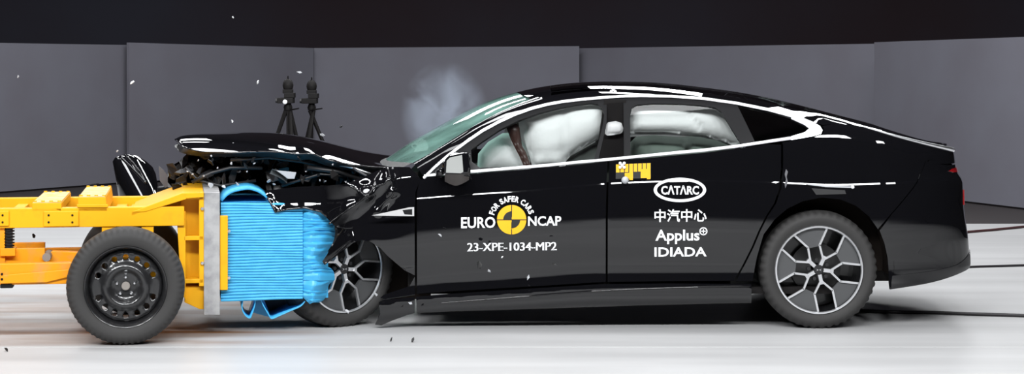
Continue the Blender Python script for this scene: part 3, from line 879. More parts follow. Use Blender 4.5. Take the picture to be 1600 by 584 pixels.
# bonnet, thrown up and buckled
hn = [Wp(a, b, y) for a, b, y in [(280,224,0.55),(290,231,0.32),(320,238,0.22),(360,238.5,0.18),(400,237,0.16),(440,238,0.16),(480,244,0.16),(520,252,0.16),(560,259,0.17),(600,262,0.18),(636,262,0.20)]]
hc = [Wp(a, b, 0.85) for a, b in [(276,216),(290,211.5),(320,208.5),(360,207.5),(400,209.5),(440,214.5),(480,221.5),(520,230),(560,240),(585,247.5),(602,252)]]
def smoothpts(pts):
    f = [pchip([i/(len(pts)-1) for i in range(len(pts))], [p[k] for p in pts]) for k in range(3)]
    return lambda u: Vector((f[0](u), f[1](u), f[2](u)))
HN, HC = smoothpts(hn), smoothpts(hc)
def hood(u, v, dz=0):
    a = HN(u); c = HC(u); b = Vector((a.x, CAR_W-a.y, a.z+0.01))
    w = 1-abs(2*v-1)**3.4
    y = lerp(a.y, b.y, v)
    x = lerp(a.x, c.x, w); z = lerp(a.z, c.z, w)
    z += 0.004*math.sin(u*11+v*3)*(0.3+w)+dz
    z += 0.02*max(0, 1-abs(u-0.62)/0.06)*(v < 0.4)*(1-v/0.4)
    return Vector((x, y, z))
m = MB(); m.grid(hood, 70, 40)
m.build('bonnet', PAINT, car, shade=True)
m = MB()
def hood_under(u, v):
    p = hood(u, v); k = min(v, 1-v)
    p.z -= 0.006+0.035*min(1, k*20)+0.02*min(1, k*20)*min(1, u*12)
    return p
m.grid(hood_under, 50, 24); m.build('bonnet_underside', PLASTIC, car, shade=True, flip=True)
# rolled edge of the bonnet
m = MB(); m.tube([hood(k/60, 0.0) for k in range(61)], 0.006, 6); m.build('bonnet_edge', PAINT, car, shade=True)

rnd = random.Random(5)
# torn front bumper corner of the far side, standing up beyond the trolley
bz = [(176,252),(180,246),(195,241),(213,243),(228,252),(238,261),(243,272),(246,290),(243,318),(205,324),(188,324),(184,300),(181,280)]
m = MB()
vs, fs, loops = fill([Vector(p) for p in bz], 5)
def bfy(p):
    t = (p.x-176)/70
    q = (p.x-205-(p.y-275)*0.55)/38
    return 1.05+0.22*q*q-0.0042*(p.y-245)
A = [Wp(p.x, p.y, bfy(p)) for p in vs]; B = [p+Vector((0, 0.012, 0)) for p in A]; n = len(A)
FF = []
for f in fs:
    nn = (A[f[1]]-A[f[0]]).cross(A[f[2]]-A[f[0]])
    if nn.y > 0: f = f[::-1]
    FF += [f, tuple(i+n for i in f[::-1])]
for k in range(len(loops[0])):
    i, j = loops[0][k], loops[0][(k+1) % len(loops[0])]; FF.append((i, j, j+n, i+n))
m.add(A+B, FF); tag(m.build('front_bumper_corner', PAINT, car, shade=70), 'torn glossy black bumper corner')
for pts_ in ([(188,244.5),(200,257),(215,271),(229,287)],[(196,242.5),(208,255),(219,269),(229,287)]):
    MB().tube([Wp(p_.x, p_.y, bfy(p_)-0.001) for p_ in resample(pts_, 6, closed=False)], 0.008, 8).build('bumper_crease', PAINT, car, shade=True)
m = MB()
m.tube([Wp(240,300,1.2), Wp(262,296,1.15), Wp(285,285,1.0), Wp(330,280,0.8)], 0.03, 8); m.build('bumper_beam', PLASTIC, car, shade=True)

def shard(px, py, Y, r, seed, th=0.006, flat=0.6):
    q = random.Random(seed)
    n = q.randint(4, 6); pts = []
    for k in range(n):
        a = 2*math.pi*k/n+q.uniform(-0.4, 0.4); rr = r*q.uniform(0.45, 1.1)
        pts.append((rr*math.cos(a), rr*math.sin(a)*flat))
    mb = MB().prism(pts, -th/2, th/2)
    # bend it
    mb.v = [(x, y+0.25*abs(x)*(1 if q.random() < 1 else -1), z) for x, y, z in mb.v]
    M = Matrix.Rotation(q.uniform(0, 6.28), 4, 'Y') @ Matrix.Rotation(q.uniform(-0.9, 0.9), 4, 'X') @ Matrix.Rotation(q.uniform(-0.9, 0.9), 4, 'Z')
    rot_mesh(mb, M)
    return mb
# wreckage under the bonnet
WRECKP = [(262,262),(280,252),(292,240),(320,240),(400,242),(480,248),(560,262),(606,266),(598,300),(560,306),(430,300),(420,312),(345,330),(318,330),(300,300),(262,292)]
m = MB(); vs, fs, loops = fill([Vector(p) for p in WRECKP], 9)
nz = random.Random(3)
A = [Wp(p.x, p.y, 0.75+nz.uniform(-0.16, 0.16)) for p in vs]
FF = []
for f in fs:
    nn = (A[f[1]]-A[f[0]]).cross(A[f[2]]-A[f[0]])
    FF.append(f[::-1] if nn.y > 0 else f)
m.add(A, FF); m.build('crushed_engine_bay', mat('wreck_dark', (0.014, 0.012, 0.012), 0.35), car)
WRK = mat('wreck_matt', (0.009, 0.008, 0.008), 0.5, spec=0.35)
for k in range(110):
    px = rnd.uniform(268, 590); top = 240+max(0, (px-460)*0.14); py = rnd.uniform(top+2, 300 if px < 420 else 288)
    if px < 300 and py < 255: py += 15
    Y = rnd.uniform(0.18, 0.62)
    mt = rnd.choice([WRK, PLASTIC, WRK, WRK, MIDGREY, WRK])
    sh = shard(px, py, Y, rnd.uniform(0.02, 0.075), 100+k)
    o = sh.build('wreckage_piece', mt, car); o.location = Wp(px, py, Y)
for (px, py, r, k) in [(330,243,0.012,1),(361,255,0.016,2),(386,268,0.012,3),(293,268,0.01,4),(301,272,0.012,5),(318,275,0.014,6),(330,290,0.03,7),(350,291,0.025,8),(372,288,0.025,9),(420,283,0.022,10),(428,288,0.014,11),(500,281,0.012,12),(508,283,0.012,13),(540,284,0.013,14),(478,268,0.008,15),(520,257,0.010,16),(310,250,0.01,17),(340,262,0.01,18),(397,255,0.012,19)]:
    sh = shard(px, py, 0.12, r*0.75, 900+k); o = sh.build('glass_splinter', LTGREY, car); o.location = Wp(px, py, 0.14)
px_sheet('broken_lamp_cover', [(248,259),(256,266),(266,279),(270,288),(258,293),(250,282)], 0.9, mat('lamp_cover_grey', (0.12, 0.12, 0.13), 0.3), car)
px_sheet('grey_bracket', [(432,266),(463,269),(460,279),(450,279)], 0.10, LTGREY, car)
m = MB(); m.grid(lambda u, v: Wp(lerp(420, 448, u)+v*10*(1-u)+4*math.sin(u*3), lerp(270, 286, u)-8*v+2*math.sin(v*9), 0.12-0.03*math.sin(v*12)), 8, 10)
tag(m.build('crumpled_foil', mat('foil_grey', (0.16, 0.18, 0.19), 0.35, 0.5), car), 'crumpled grey foil insulation')
for pts, r in [([(300,285),(330,270),(360,262),(410,262)], 0.012), ([(360,250),(420,246),(470,252),(520,262)], 0.010), ([(290,262),(310,282),(345,290),(400,282)], 0.009), ([(480,262),(530,268),(570,282)], 0.014), ([(440,290),(500,272),(560,276)], 0.008)]:
    MB().tube([Wp(a, b, 0.22+0.03*i) for i, (a, b) in enumerate(pts)], r, 8).build('torn_hose', PLASTIC, car, shade=True)
m = MB(); m.tube([Wp(552,262,0.13), Wp(560,268,0.12), Wp(575,276,0.11), Wp(580,282,0.1)], 0.008, 6); m.build('bonnet_hinge', MIDGREY, car, shade=True)
# strut of bare metal along the upper fender rail
m = MB(); m.tube([Wp(530,258,0.2), Wp(555,263,0.16), Wp(580,272,0.14)], 0.006, 6); m.build('seal_strip', BRIGHT, car, shade=True)

# door mirror
mr = MB(); c0 = Wp(712, 258, -0.10)
def mirror_shell(u, v):
    # u round, v along depth (x): housing opening to the rear side facing the camera
    a = 2*math.pi*u
    w = 0.5+0.5*math.sin(math.pi*min(1, v*1.05)*0.5+0.0)
    rr = (0.35+0.65*math.sin(math.pi/2*min(1, v*1.4)))
    x = lerp(-0.075, 0.085, v); y = 0.095*math.copysign(abs(math.cos(a))**0.7, math.cos(a))*rr; z = 0.068*math.copysign(abs(math.sin(a))**0.7, math.sin(a))*rr
    return c0+Vector((x, y, z-0.0))
mr.grid(mirror_shell, 28, 10)
mh = mr.build('door_mirror', PAINT, car, shade=50)
# the housing is knocked round, so that its glass looks at the camera
gp = [(698,251),(703,246),(722,242),(724,268),(720,270.5),(697,269.5)]
o = px_sheet('mirror_glass', gp, -0.21, mat('mirror_face', (0.62, 0.64, 0.62), 0.25, 0.6), mh)
m = MB(); m.prism([(Wp(a, b, -0.2).x, Wp(a, b, -0.2).z) for a, b in [(693,252),(700,243),(726,237.5),(733,240),(735,262),(733,272),(694,272)]], -0.205, -0.02)
m.build('mirror_housing', PAINT, mh, bevel=0.012)
m = MB(); m.grid(lambda u, v: Wp(lerp(695, 733, u)+0*v, lerp(271, 290-14*abs(u-0.45)**1.5*1.6, v), -0.19+0.10*v), 12, 6); m.build('mirror_lower_cap', mat('mirror_grey', (0.10, 0.09, 0.085), 0.4), mh, shade=True)
m = MB(); m.tube([Wp(690,268,-0.08), Wp(686,270,0.0), Wp(684,272,0.06)], 0.022, 10); m.build('mirror_arm', PAINT, mh, shade=True)

# marker balls and scale tape
def ball_cross(px, py, off, k=4):
    s, z = onS(px, py); p = PS(s, z, off)
    mb = MB()
    for dx, dz in ((0.012, 0.012), (-0.012, -0.012), (0.012, -0.012), (-0.012, 0.012), (0, 0)):
        mb.sphere(p+Vector((dx, 0, dz)), 0.0095, 10, 6)
    return mb
ball_cross(958, 140, 0.012).build('target_marker', WHITE, car, shade=True)
ball_cross(972, 258, 0.012).build('target_marker', WHITE, car, shade=True)
MB().sphere(PS(*onS(976.5, 281), 0.018), 0.022, 16, 10).build('target_ball', LTGREY, car, shade=True)

def decal(name, tris_fn, mt, parent=car, off=0.003):
    """tris_fn -> (pixel points, faces): printed on the body side"""
    pts, fs = tris_fn
    P = []
    for (a, b) in pts:
        s, z = onS(a, b); P.append(PS(s, z, off))
    FF = []
    for f in fs:
        nn = (P[f[1]]-P[f[0]]).cross(P[f[2]]-P[f[0]])
        FF.append(f[::-1] if nn.y > 0 else f)
    m = MB(); m.add(P, FF); return m.build(name, mt, parent)

def quads(rects):
    p = []; f = []
    for poly in rects:
        n = len(p); p += list(poly); f.append(tuple(range(n, n+len(poly))))
    return p, f
tape = decal('scale_tape', quads([[(962,256.5),(1017,254.2),(1017,278),(962,279.5)]]), BLACKP, off=0.0025)
yr = []
def tl(x): return 256.8-(x-962)*0.042
for i in range(8):
    x = 962.5+i*6.9; h = 22 if i in (3, 7) else 9.5
    if i in (3,): h = 22
    yr.append([(x, tl(x)), (x+5.5, tl(x+5)), (x+5.5, tl(x)+h+3), (x, tl(x)+h+3)])
yr.append([(976,270),(989,269.5),(989,278.5),(976,279)])
yr.append([(1001,264),(1016,263.5),(1016.5,277.5),(1001,278)])
for r_ in yr: decal('scale_mark', quads([r_]), YELP, tape, off=0.0035)

# lettering ---------------------------------------------------------------------
def glyphs(body, bold=0.0, sx=1.0):
    cu = bpy.data.curves.new('t', 'FONT'); cu.body = body; cu.size = 1.0; cu.offset = bold; cu.resolution_u = 3; cu.space_character = sx
    o = bpy.data.objects.new('t', cu); col.objects.link(o)
    bpy.context.view_layer.update()
    dg = bpy.context.evaluated_depsgraph_get()
    me = o.evaluated_get(dg).to_mesh()
    vs = [(v.co.x, v.co.y) for v in me.vertices]; fs = [tuple(p.vertices) for p in me.polygons]
    o.evaluated_get(dg).to_mesh_clear()
    bpy.data.objects.remove(o); bpy.data.curves.remove(cu)
    return vs, fs
def text_decal(name, body, box, slope=0.0, bold=0.02, mt=WHITE, parent=car, off=0.003, sx=1.0, twin=0):
    vs, fs = glyphs(body, bold, sx)
    x0 = min(v[0] for v in vs); x1 = max(v[0] for v in vs); y0 = min(v[1] for v in vs); y1 = max(v[1] for v in vs)
    a, b, c, d = box
    pts = []
    for x, y in vs:
        u = (x-x0)/(x1-x0); w = (y-y0)/(y1-y0)
        px = lerp(a, c, u); pts.append((px, lerp(d, b, w)-slope*(px-(a+c)/2)))
    if twin:                            # thicker strokes: the same glyphs once more, a little to the right
        n = len(pts); pts = pts+[(x_+twin, y_) for x_, y_ in pts]; fs = fs+[tuple(i_+n for i_ in f_) for f_ in fs]
    return decal(name, (pts, fs), mt, parent, off)
def ring(cx, cy, rx, ry, tx, ty=None, n=40, a0=0, a1=360):
    ty = tx if ty is None else ty
    p = []; f = []
    for k in range(n+1):
        q = R(lerp(a0, a1, k/n))
        p += [(cx+rx*math.cos(q), cy-ry*math.sin(q)), (cx+(rx-tx)*math.cos(q), cy-(ry-ty)*math.sin(q))]
    for k in range(n): f.append((2*k, 2*k+1, 2*k+3, 2*k+2))
    return p, f
def disc(cx, cy, r, n=48, a0=0, a1=360):
    p = [(cx, cy)]; f = []
    for k in range(n+1):
        q = R(lerp(a0, a1, k/n)); p.append((cx+r*math.cos(q), cy-r*math.sin(q)))
    for k in range(n): f.append((0, k+1, k+2))
    return p, f
ec = (799.5, 343.0)
badge = decal('round_emblem', ring(*ec, 23, 23, 9, n=48), YELP)
decal('emblem_disc', disc(*ec, 23), YELP, badge, 0.003)
decal('emblem_quarter', disc(*ec, 13.2, 14, 90, 180), BLACKP, badge, 0.0045)
decal('emblem_quarter', disc(*ec, 13.2, 14, 270, 360), BLACKP, badge, 0.0045)
decal('emblem_cross', quads([[(798.9,320),(800.1,320),(800.1,366),(798.9,366)],[(776.5,342.4),(822.5,342.4),(822.5,343.6),(776.5,343.6)]]), BLACKP, badge, 0.0055)
text_decal('lettering', 'EURO', (720.5,338.8,774,356.2), 0.012, 0.022)
text_decal('lettering', 'NCAP', (825,337.4,877,352.6), 0.012, 0.022)
text_decal('lettering', '23-XPE-1034-MP2', (730,378.6,869,391.6), 0.012, 0.0, twin=0.9)
# curved line of letters over the round emblem
pts = []; fs = []
msg = 'FOR SAFER CARS'; wd = {' ': 0.45, 'F': .85, 'O': 1.1, 'R': .95, 'S': .9, 'A': 1.0, 'E': .85, 'C': 1.0}
tot = sum(wd[c] for c in msg); acc = 0
for ch in msg:
    mid = (acc+wd[ch]/2)/tot; acc += wd[ch]
    if ch == ' ': continue
    q = R(lerp(166, 16, mid)); v, f = glyphs(ch, 0.035)
    x0 = min(p[0] for p in v); x1 = max(p[0] for p in v); y0 = min(p[1] for p in v); y1 = max(p[1] for p in v)
    n = len(pts); wpx = 7.0*wd[ch]*0.86; hpx = 9.0
    t = (math.sin(q), math.cos(q)); o_ = (math.cos(q), -math.sin(q))
    for x, y in v:
        a = ((x-x0)/(x1-x0)-0.5)*wpx; b = 28.0+(y-y0)/(y1-y0)*hpx
        pts.append((ec[0]+t[0]*a+o_[0]*b, ec[1]+t[1]*a+o_[1]*b))
    fs += [tuple(i+n for i in g_) for g_ in f]
decal('lettering', (pts, fs), WHITE)
decal('oval_logo', ring(1062.3, 296.5, 41, 19, 5, 4.4), WHITE)
text_decal('lettering', 'C\u039bT\u039bRC', (1033,289.6,1092,303.8), 0.0, 0.03)
text_decal('lettering', '\u4e2d\u6c7d\u4e2d\u5fc3', (1022.5,326.5,1104,346.5), 0.01, 0.016)
text_decal('lettering', 'Applus', (1024,358.5,1093,381), 0.006, 0.022)
decal('plus_sign', ring(1099, 361, 6.3, 6.3, 1.7, n=24), WHITE)
decal('plus_sign', quads([[(1095.5,360.2),(1102.5,360.2),(1102.5,361.8),(1095.5,361.8)],[(1098.2,357.5),(1099.8,357.5),(1099.8,364.5),(1098.2,364.5)]]), WHITE)
text_decal('lettering', 'IDIADA', (1022.5,386,1104,400.5), 0.006, 0.022)
# scuffs and dust on the paint
SCUFF = mat('scuff_grey', (0.12, 0.12, 0.13), 0.6)
decal('scratch', quads([[(1228,264),(1231,268),(1229,276),(1231,284),(1227,294),(1226,288),(1228,280),(1226,272)]]), SCUFF)
decal('charge_flap_scuff', quads([[(1258,286.5),(1290,289),(1332,291),(1332,293.5),(1290,292),(1262,288.5)]]), LTGREY)
decal('charge_flap_scuff', quads([[(1268,294),(1320,297),(1322,303),(1275,304)]]), mat('dust_dark', (0.018, 0.018, 0.019), 0.7))

MB().sphere(PS(*onS(1332, 292), 0.006), 0.011, 12, 8).build('target_ball', WHITE, car, shade=True)
# ------------------------------------------------------------------ barrier trolley
YAW = R(9.7); CA, SA = math.cos(YAW), math.sin(YAW)
OX, OY = (196-CX)*10.65/F, 10.65-CD
trolley = empty('barrier_trolley', (OX, OY, 0), YAW)
tag(trolley, 'yellow steel crash trolley with blue honeycomb barrier pushed into the car front', 'trolley')
def TP(px, py, ly):
    k = (px-CX)/F
    D = (ly-SA*OX+CA*(CD+OY))/(CA-k*SA)
    X = k*D; Y = D-CD
    return (CA*(X-OX)+SA*(Y-OY), CH-(py-YH)*D/F)
def tbox(name, px0, py0, px1, py1, l0, l1, mt=YELLOW, parent=trolley, bevel=0.004):
    a = TP(px0, py0, l0); b = TP(px1, py1, l0)
    return MB().box((a[0], l0, a[1]), (b[0], l1, b[1])).build(name, mt, parent, bevel=bevel)
def tpoly(name, pts, l0, l1, mt=YELLOW, parent=trolley, bevel=0.003):
    P = [TP(a, b, l0) for a, b in pts]
    return MB().prism(P, l0, l1).build(name, mt, parent, bevel=bevel)
NR = 0.32; FRr = 1.20           # inner rails
tbox('side_rail', -420, 331, 288, 352.5, NR, NR+0.09)
a = TP(-420, 331, NR); b = TP(288, 352.5, NR)
MB().box((a[0], FRr, a[1]), (b[0], FRr+0.09, b[1])).build('side_rail', YELLOW, trolley, bevel=0.004)
def tbolts(pts, l, r=0.008, parent=trolley, mt=None):
    for px, py in pts:
        c = TP(px, py, l)
        MB().lathe([(0.0005, -0.006), (r*0.8, -0.006), (r, -0.003), (r, 0.004)], 10, c=(c[0], l, c[1])).build('bolt', mt or DARKGREY, parent, shade=40)
tbox('joint_plate', -20, 329.5, 14, 353, NR-0.012, NR)
tbox('joint_plate', 68, 330, 123, 353.5, NR-0.012, NR)
tbolts([(4,336),(4,347),(76,336),(76,347),(113,336),(113,347)], NR-0.012, 0.006)
for pts in ([(50,330),(50,317),(96,317),(96,330)], [(122,330),(122,308),(165,308),(168,330)]):
    tpoly('ballast_block', pts, NR, FRr+0.05)
    P0 = [TP(a_, b_, NR) for a_, b_ in pts]
    MB().box((P0[1][0]+0.004, NR+0.006, P0[1][1]), (P0[2][0]-0.004, FRr+0.044, P0[1][1]+0.004)).build('worn_top_plate', WORN, trolley)
for x0 in (50, 122):
    w = 46 if x0 == 50 else 44; y = 317 if x0 == 50 else 308
    for dpt in (NR+0.03, FRr):
        for i in range(4):
            p0 = TP(x0+4+i*(w-8)/3, y, NR)
            MB().lathe([(0.0005, 0.0), (0.010, 0.0), (0.011, 0.012)], 8).build('bolt', YELLOW, trolley).matrix_local = Matrix.Translation((p0[0], dpt, p0[1]+0.012)) @ Matrix.Rotation(R(-90), 4, 'X')
tpoly('ballast_plate', [(120,324),(120,319),(169,319),(169,324)], NR-0.008, NR)
# cross members
for px in (-380, -200, 8, 175, 200):
    c = TP(px, 335, NR); c2 = TP(px+18, 350, NR)
    MB().box((c[0], NR+0.09, c2[1]), (c2[0], FRr, c[1])).build('cross_member', YELLOW, trolley, bevel=0.004)
# posts down to the axle
tbox('axle_post', 159, 352, 180, 410, NR+0.01, NR+0.08)
tbox('axle_post', 221, 352, 240, 410, NR+0.01, NR+0.08)
ax = TP(196, 448, 0.0)
MB().tube([(0, 0.12, 0.325), (0, 1.40, 0.325)], 0.04, 12).build('axle', YELLOW, trolley, shade=40)
for yy in (NR+0.01, FRr+0.01):
    MB().box((-0.10, yy, 0.25), (0.16, yy+0.07, 0.46)).build('axle_bracket', YELLOW, trolley, bevel=0.004)
# mounting head with shelves
PL = 0.40                        # near edge of the barrier plate
tpoly('head_upright', [(277,352),(277,330),(290,330),(290,470),(283,455)], NR+0.02, NR+0.06)
tpoly('head_upright', [(311,300),(318.5,300),(318.5,447),(311,447)], NR+0.02, NR+0.07)
tpoly('head_web', [(284,306),(318,306),(318,447),(288,447),(280,420),(280,330)], NR+0.14, NR+0.17)
tpoly('head_web', [(284,306),(318,306),(318,447),(288,447),(280,420),(280,330)], FRr-0.02, FRr+0.01)
for y0, y1 in ((303, 311), (369, 375), (436, 442)):
    a = TP(287, y0, NR+0.02); b = TP(318, y1, NR+0.02)
    MB().prism([(a[0], a[1]), (b[0], a[1]), (b[0], b[1]), (a[0], b[1])], NR+0.02, FRr+0.07).build('head_shelf', YELLOW, trolley, bevel=0.003)
tpoly('lower_gusset', [(288,447),(319,447),(319,483),(312,483),(288,472)], NR+0.06, FRr+0.0)
# sloping top deck and diagonal braces
d0 = TP(206, 331, NR); d2 = TP(318, 301, NR)
deck = MB(); 
zt = TP(285, 302, NR)
deck.add([(d0[0], NR, d0[1]), (zt[0], NR, zt[1]), (d2[0], NR, zt[1]), (d0[0], FRr+0.09, d0[1]), (zt[0], FRr+0.09, zt[1]), (d2[0], FRr+0.09, zt[1]),
          (d0[0], NR, d0[1]-0.02), (zt[0], NR, zt[1]-0.02), (d2[0], NR, zt[1]-0.02), (d0[0], FRr+0.09, d0[1]-0.02), (zt[0], FRr+0.09, zt[1]-0.02), (d2[0], FRr+0.09, zt[1]-0.02)],
         [(0,1,4,3),(1,2,5,4),(6,9,10,7),(7,10,11,8),(0,6,7,1),(1,7,8,2),(3,4,10,9),(4,5,11,10),(2,8,11,5),(0,3,9,6)])
deck.build('top_deck', YELLOW, trolley)
tpoly('diagonal_brace', [(206,331),(226,331),(291,311),(291,302),(285,301.5)], NR-0.004, NR+0.03)
tpoly('head_side', [(284,301.5),(318.5,300.5),(318.5,308),(291,310)], NR-0.004, NR+0.02)
# barrier plate
tpoly('barrier_plate', [(318.5,300),(343.5,300),(343.5,492),(318.5,492)], PL-0.06, PL+0.94, ALU)
tbox('clamp_flange', 343.5, 337, 356, 453, PL-0.045, PL+0.02)
tbolts([(358,361),(358,434)], PL-0.04, 0.010, mt=BRIGHT)
tbolts([(316,326),(316,411)], NR+0.01, 0.010, mt=BRIGHT)
# honeycomb block with its horizontal corrugation
a = TP(345, 317, PL); b = TP(473, 467.5, PL)
zt_, zb_ = a[1], b[1]; x0_, x1_ = a[0], b[0]
NRB = 34
def hc_depth(z):
    t = (zt_-z)/(zt_-zb_)*NRB
    return 0.0085*(abs(math.sin(math.pi*t))**0.45)
m = MB()
hr = random.Random(8)
def hcb(u, v):
    z = lerp(zb_, zt_, v); x = lerp(x0_, x1_, u)
    wob = 0.0015*math.sin(x*31+z*70)+0.001*math.sin(x*73-z*51)
    zz = z+0.003*math.sin(x*9+z*30)
    return Vector((x, PL-hc_depth(z)+wob, zz))
m.grid(hcb, 30, NRB*8)
m.add([(x0_, PL, zb_), (x1_, PL, zb_), (x1_, PL+0.92, zb_), (x0_, PL+0.92, zb_), (x0_, PL, zt_), (x1_, PL, zt_), (x1_, PL+0.92, zt_), (x0_, PL+0.92, zt_)],
      [(0,3,2,1),(4,5,6,7),(2,3,7,6),(1,2,6,5)])
hcomb = m.build('honeycomb_block', BLUE, trolley, shade=25)
# crumpled front end of the block
EDGE = [(322,500),(326,507),(335,513),(345,519),(360,523.5),(372,522),(384,518),(396,511),(404,505),(411,508),(418,518),(430,522.5),(440,523),(447,514),(455,510),(466,506),(475,497)]
EF = pchip([p[0] for p in EDGE], [p[1] for p in EDGE])
LEF = pchip([322, 460, 475], [472, 472, 484])
tf = [hr.uniform(-1, 1) for _ in range(60)]
cc = [0.0]
for i in range(19): cc.append(cc[-1]+hr.uniform(0.5, 1.7))
CPL = pchip([c_/cc[-1] for c_ in cc], list(range(20)))
m = MB()
def cru(u, v):
    py = lerp(320.5, 475, v); pl = LEF(py); pr = EF(min(475, max(322, py+4*math.sin(u*5+v*20)*u)))
    px = lerp(pl, pr, u)
    pyy = py+math.sin(u*2.6)*3*math.sin(v*17)
    t = CPL(v)
    i = int(t); fr_ = t-i
    crest = abs(fr_-0.4)/(0.4 if fr_ < 0.4 else 0.6)
    amp = 0.006+0.020*u*(0.65+0.5*tf[i % 60])
    ly = PL+0.010-amp*(1-crest)-0.035*math.sin(math.pi*min(1, u*1.1))+0.08*u**4+0.012*tf[(i*7) % 60]*u
    ly += 0.004*math.sin(u*13+i*2.1)
    x, z = TP(px, pyy, ly)
    return Vector((x, ly, z))
m.grid(cru, 16, 130)
m.build('crumpled_cladding', BLUEFOLD, hcomb, shade=14)
e0 = TP(472, 322, PL); e1 = TP(520, 322, PL); e2 = TP(484, 474, PL)
MB().box((e0[0], PL+0.1, e2[1]+0.02), (e1[0]-0.02, PL+0.9, e0[1]-0.01)).build('crushed_core', BLUE, hcomb)
# cladding sheet arched up over the top
arch = [(344,312),(352,303),(362,297),(375,293.5),(388,292),(400,294.5),(408,298),(415,303),(422,309)]
m = MB()
AF = pchip([p[0] for p in arch], [p[1] for p in arch])
m.grid(lambda u, v: (lambda q: Vector((q[0], PL+0.03+v*0.55, q[1]+0.0)))(TP(lerp(344, 422, u), AF(lerp(344, 422, u)), PL+0.03)), 30, 3)
o = m.build('arched_cladding_sheet', BLUEFOLD, hcomb, shade=True)
sm = o.modifiers.new('thick', 'SOLIDIFY'); sm.thickness = 0.016
# loops hanging below
def strip(pts, l0, l1, name, th=0.005):
    sp = smoothpts([Vector((a, b, 0)) for a, b in pts])
    mb = MB()
    def f(u, v):
        q = sp(u); ly = lerp(l0, l1, v); x, z = TP(q.x, q.y, l0)
        return Vector((x, ly, z))
    mb.grid(f, 24, 2); o = mb.build(name, BLUEFOLD, hcomb, shade=True)
    s_ = o.modifiers.new('thick', 'SOLIDIFY'); s_.thickness = th
    return o
strip([(381,466),(379,480),(384,492),(390,496),(393,490),(397,478),(399,467)], PL+0.02, PL+0.35, 'torn_cladding_loop', 0.006)
strip([(408,467),(413,478),(420,490),(425,497),(437,492),(455,484),(470,477),(476,470)], PL+0.02, PL+0.35, 'torn_cladding_loop', 0.006)
MB().prism([TP(a, b, PL+0.2) for a, b in [(399,467),(412,467),(424,496),(395,488)]], PL+0.20, PL+0.206).build('torn_cladding_flap', BLUEFOLD, hcomb)
MB().prism([TP(a, b, PL+0.36) for a, b in [(408,467),(474,467),(425,495)]], PL+0.36, PL+0.37).build('torn_cladding_back', MIDGREY, hcomb)

# lower frame at the left
tbox('lower_beam', -420, 419, 118, 443, 0.20, 0.28, ORANGE)
tpoly('lower_wedge', [(0,430),(0,443),(72,441),(118,430),(118,420)], 0.185, 0.20, ORANGE)
tbox('link_bar', -420, 395, 70, 412, 0.36, 0.40, ORANGE)
tbox('link_bar', 70, 388, 160, 394, 0.80, 0.86, ORANGE)
tpoly('link_arm', [(66,404),(82,392),(120,394),(150,400),(150,416),(84,415),(70,418)], 0.45, 0.52, ORANGE)
tbox('link_bar', -420, 386, 70, 391, 0.95, 1.0, ORANGE)
MB().tube([(TP(74, 400, 0.40)[0], 0.33, TP(74, 400, 0.40)[1]), (TP(74, 400, 0.4)[0], 0.56, TP(74, 400, 0.40)[1])], 0.024, 12).build('pivot', HUBGREY, trolley, shade=40)
tbox('damper', 9, 353, 19, 390, 0.34, 0.39, MIDGREY)
m = MB(); pts = []
for k in range(61):
    q = k/60; c = TP(14, lerp(356, 388, q), 0.36); pts.append((c[0]+0.028*math.cos(q*2*math.pi*7), 0.36+0.028*math.sin(q*2*math.pi*7), c[1]))
m.tube(pts, 0.005, 6); m.build('spring', DARKGREY, trolley, shade=True)
tbox('lower_mount', 0, 388, 24, 400, 0.32, 0.42, ORANGE)
tbox('pad', 0, 441, 20, 450, 0.20, 0.30, DARKGREY)
tbox('upright', -10, 352, 8, 440, 0.34, 0.42, ORANGE)
tbolts([(3,428),(3,436)], 0.185, 0.007)

# steel wheels
def steel_wheel(x, ly, flip):
    root = empty('wheel', (x, ly, 0), math.pi if flip else 0, parent=trolley)
    root.location = (x, ly, 0.325)
    tyre(0.325, 0.228, 0.215, root, n=240, tread=2)
    MB().lathe([(0.230, 0.020), (0.226, 0.008), (0.221, 0.010), (0.214, 0.022), (0.208, 0.05), (0.200, 0.075), (0.196, 0.19)], 72).build('rim', STEEL, root, shade=40)
    # pierced disc
    n = 72
    outer = [Vector((0.2035*math.cos(2*math.pi*k/n), 0.2035*math.sin(2*math.pi*k/n))) for k in range(n)]
    holes = []
    for k in range(16):
        q = 2*math.pi*k/16; c = Vector((0.163*math.cos(q), 0.163*math.sin(q)))
        if k in (0, 8): continue
        holes.append([c+Vector((0.0155*math.cos(2*math.pi*j/14), 0.0155*math.sin(2*math.pi*j/14))) for j in range(14)])
    vs, fs, lp = fill(outer, 0.013, holes)
    df = pchip([0, 0.035, 0.062, 0.075, 0.098, 0.110, 0.125, 0.150, 0.18, 0.20], [0.075, 0.072, 0.070, 0.066, 0.036, 0.034, 0.045, 0.060, 0.058, 0.070])
    A = [(p.x, df(p.length), p.y) for p in vs]
    FF = []
    for f in fs:
        nn = (Vector(A[f[1]])-Vector(A[f[0]])).cross(Vector(A[f[2]])-Vector(A[f[0]]))
        FF.append(f[::-1] if nn.y > 0 else f)
    m = MB().add(A, FF); o = m.build('wheel_disc', STEEL, root, shade=True)
    s_ = o.modifiers.new('thick', 'SOLIDIFY'); s_.thickness = 0.005
    MB().lathe([(0.0005, 0.052), (0.020, 0.052), (0.024, 0.056), (0.024, 0.08)], 24).build('hub_cap', HUBGREY, root, shade=40)
    for k in range(5):
        q = R(90+72*k)
        MB().lathe([(0.0005, 0.050), (0.006, 0.051), (0.0095, 0.056), (0.0115, 0.072)], 6, c=(0.050*math.cos(q), 0, 0.050*math.sin(q))).build('lug_nut', BRIGHT, root)
    return root
w1 = steel_wheel(0, 0, False)
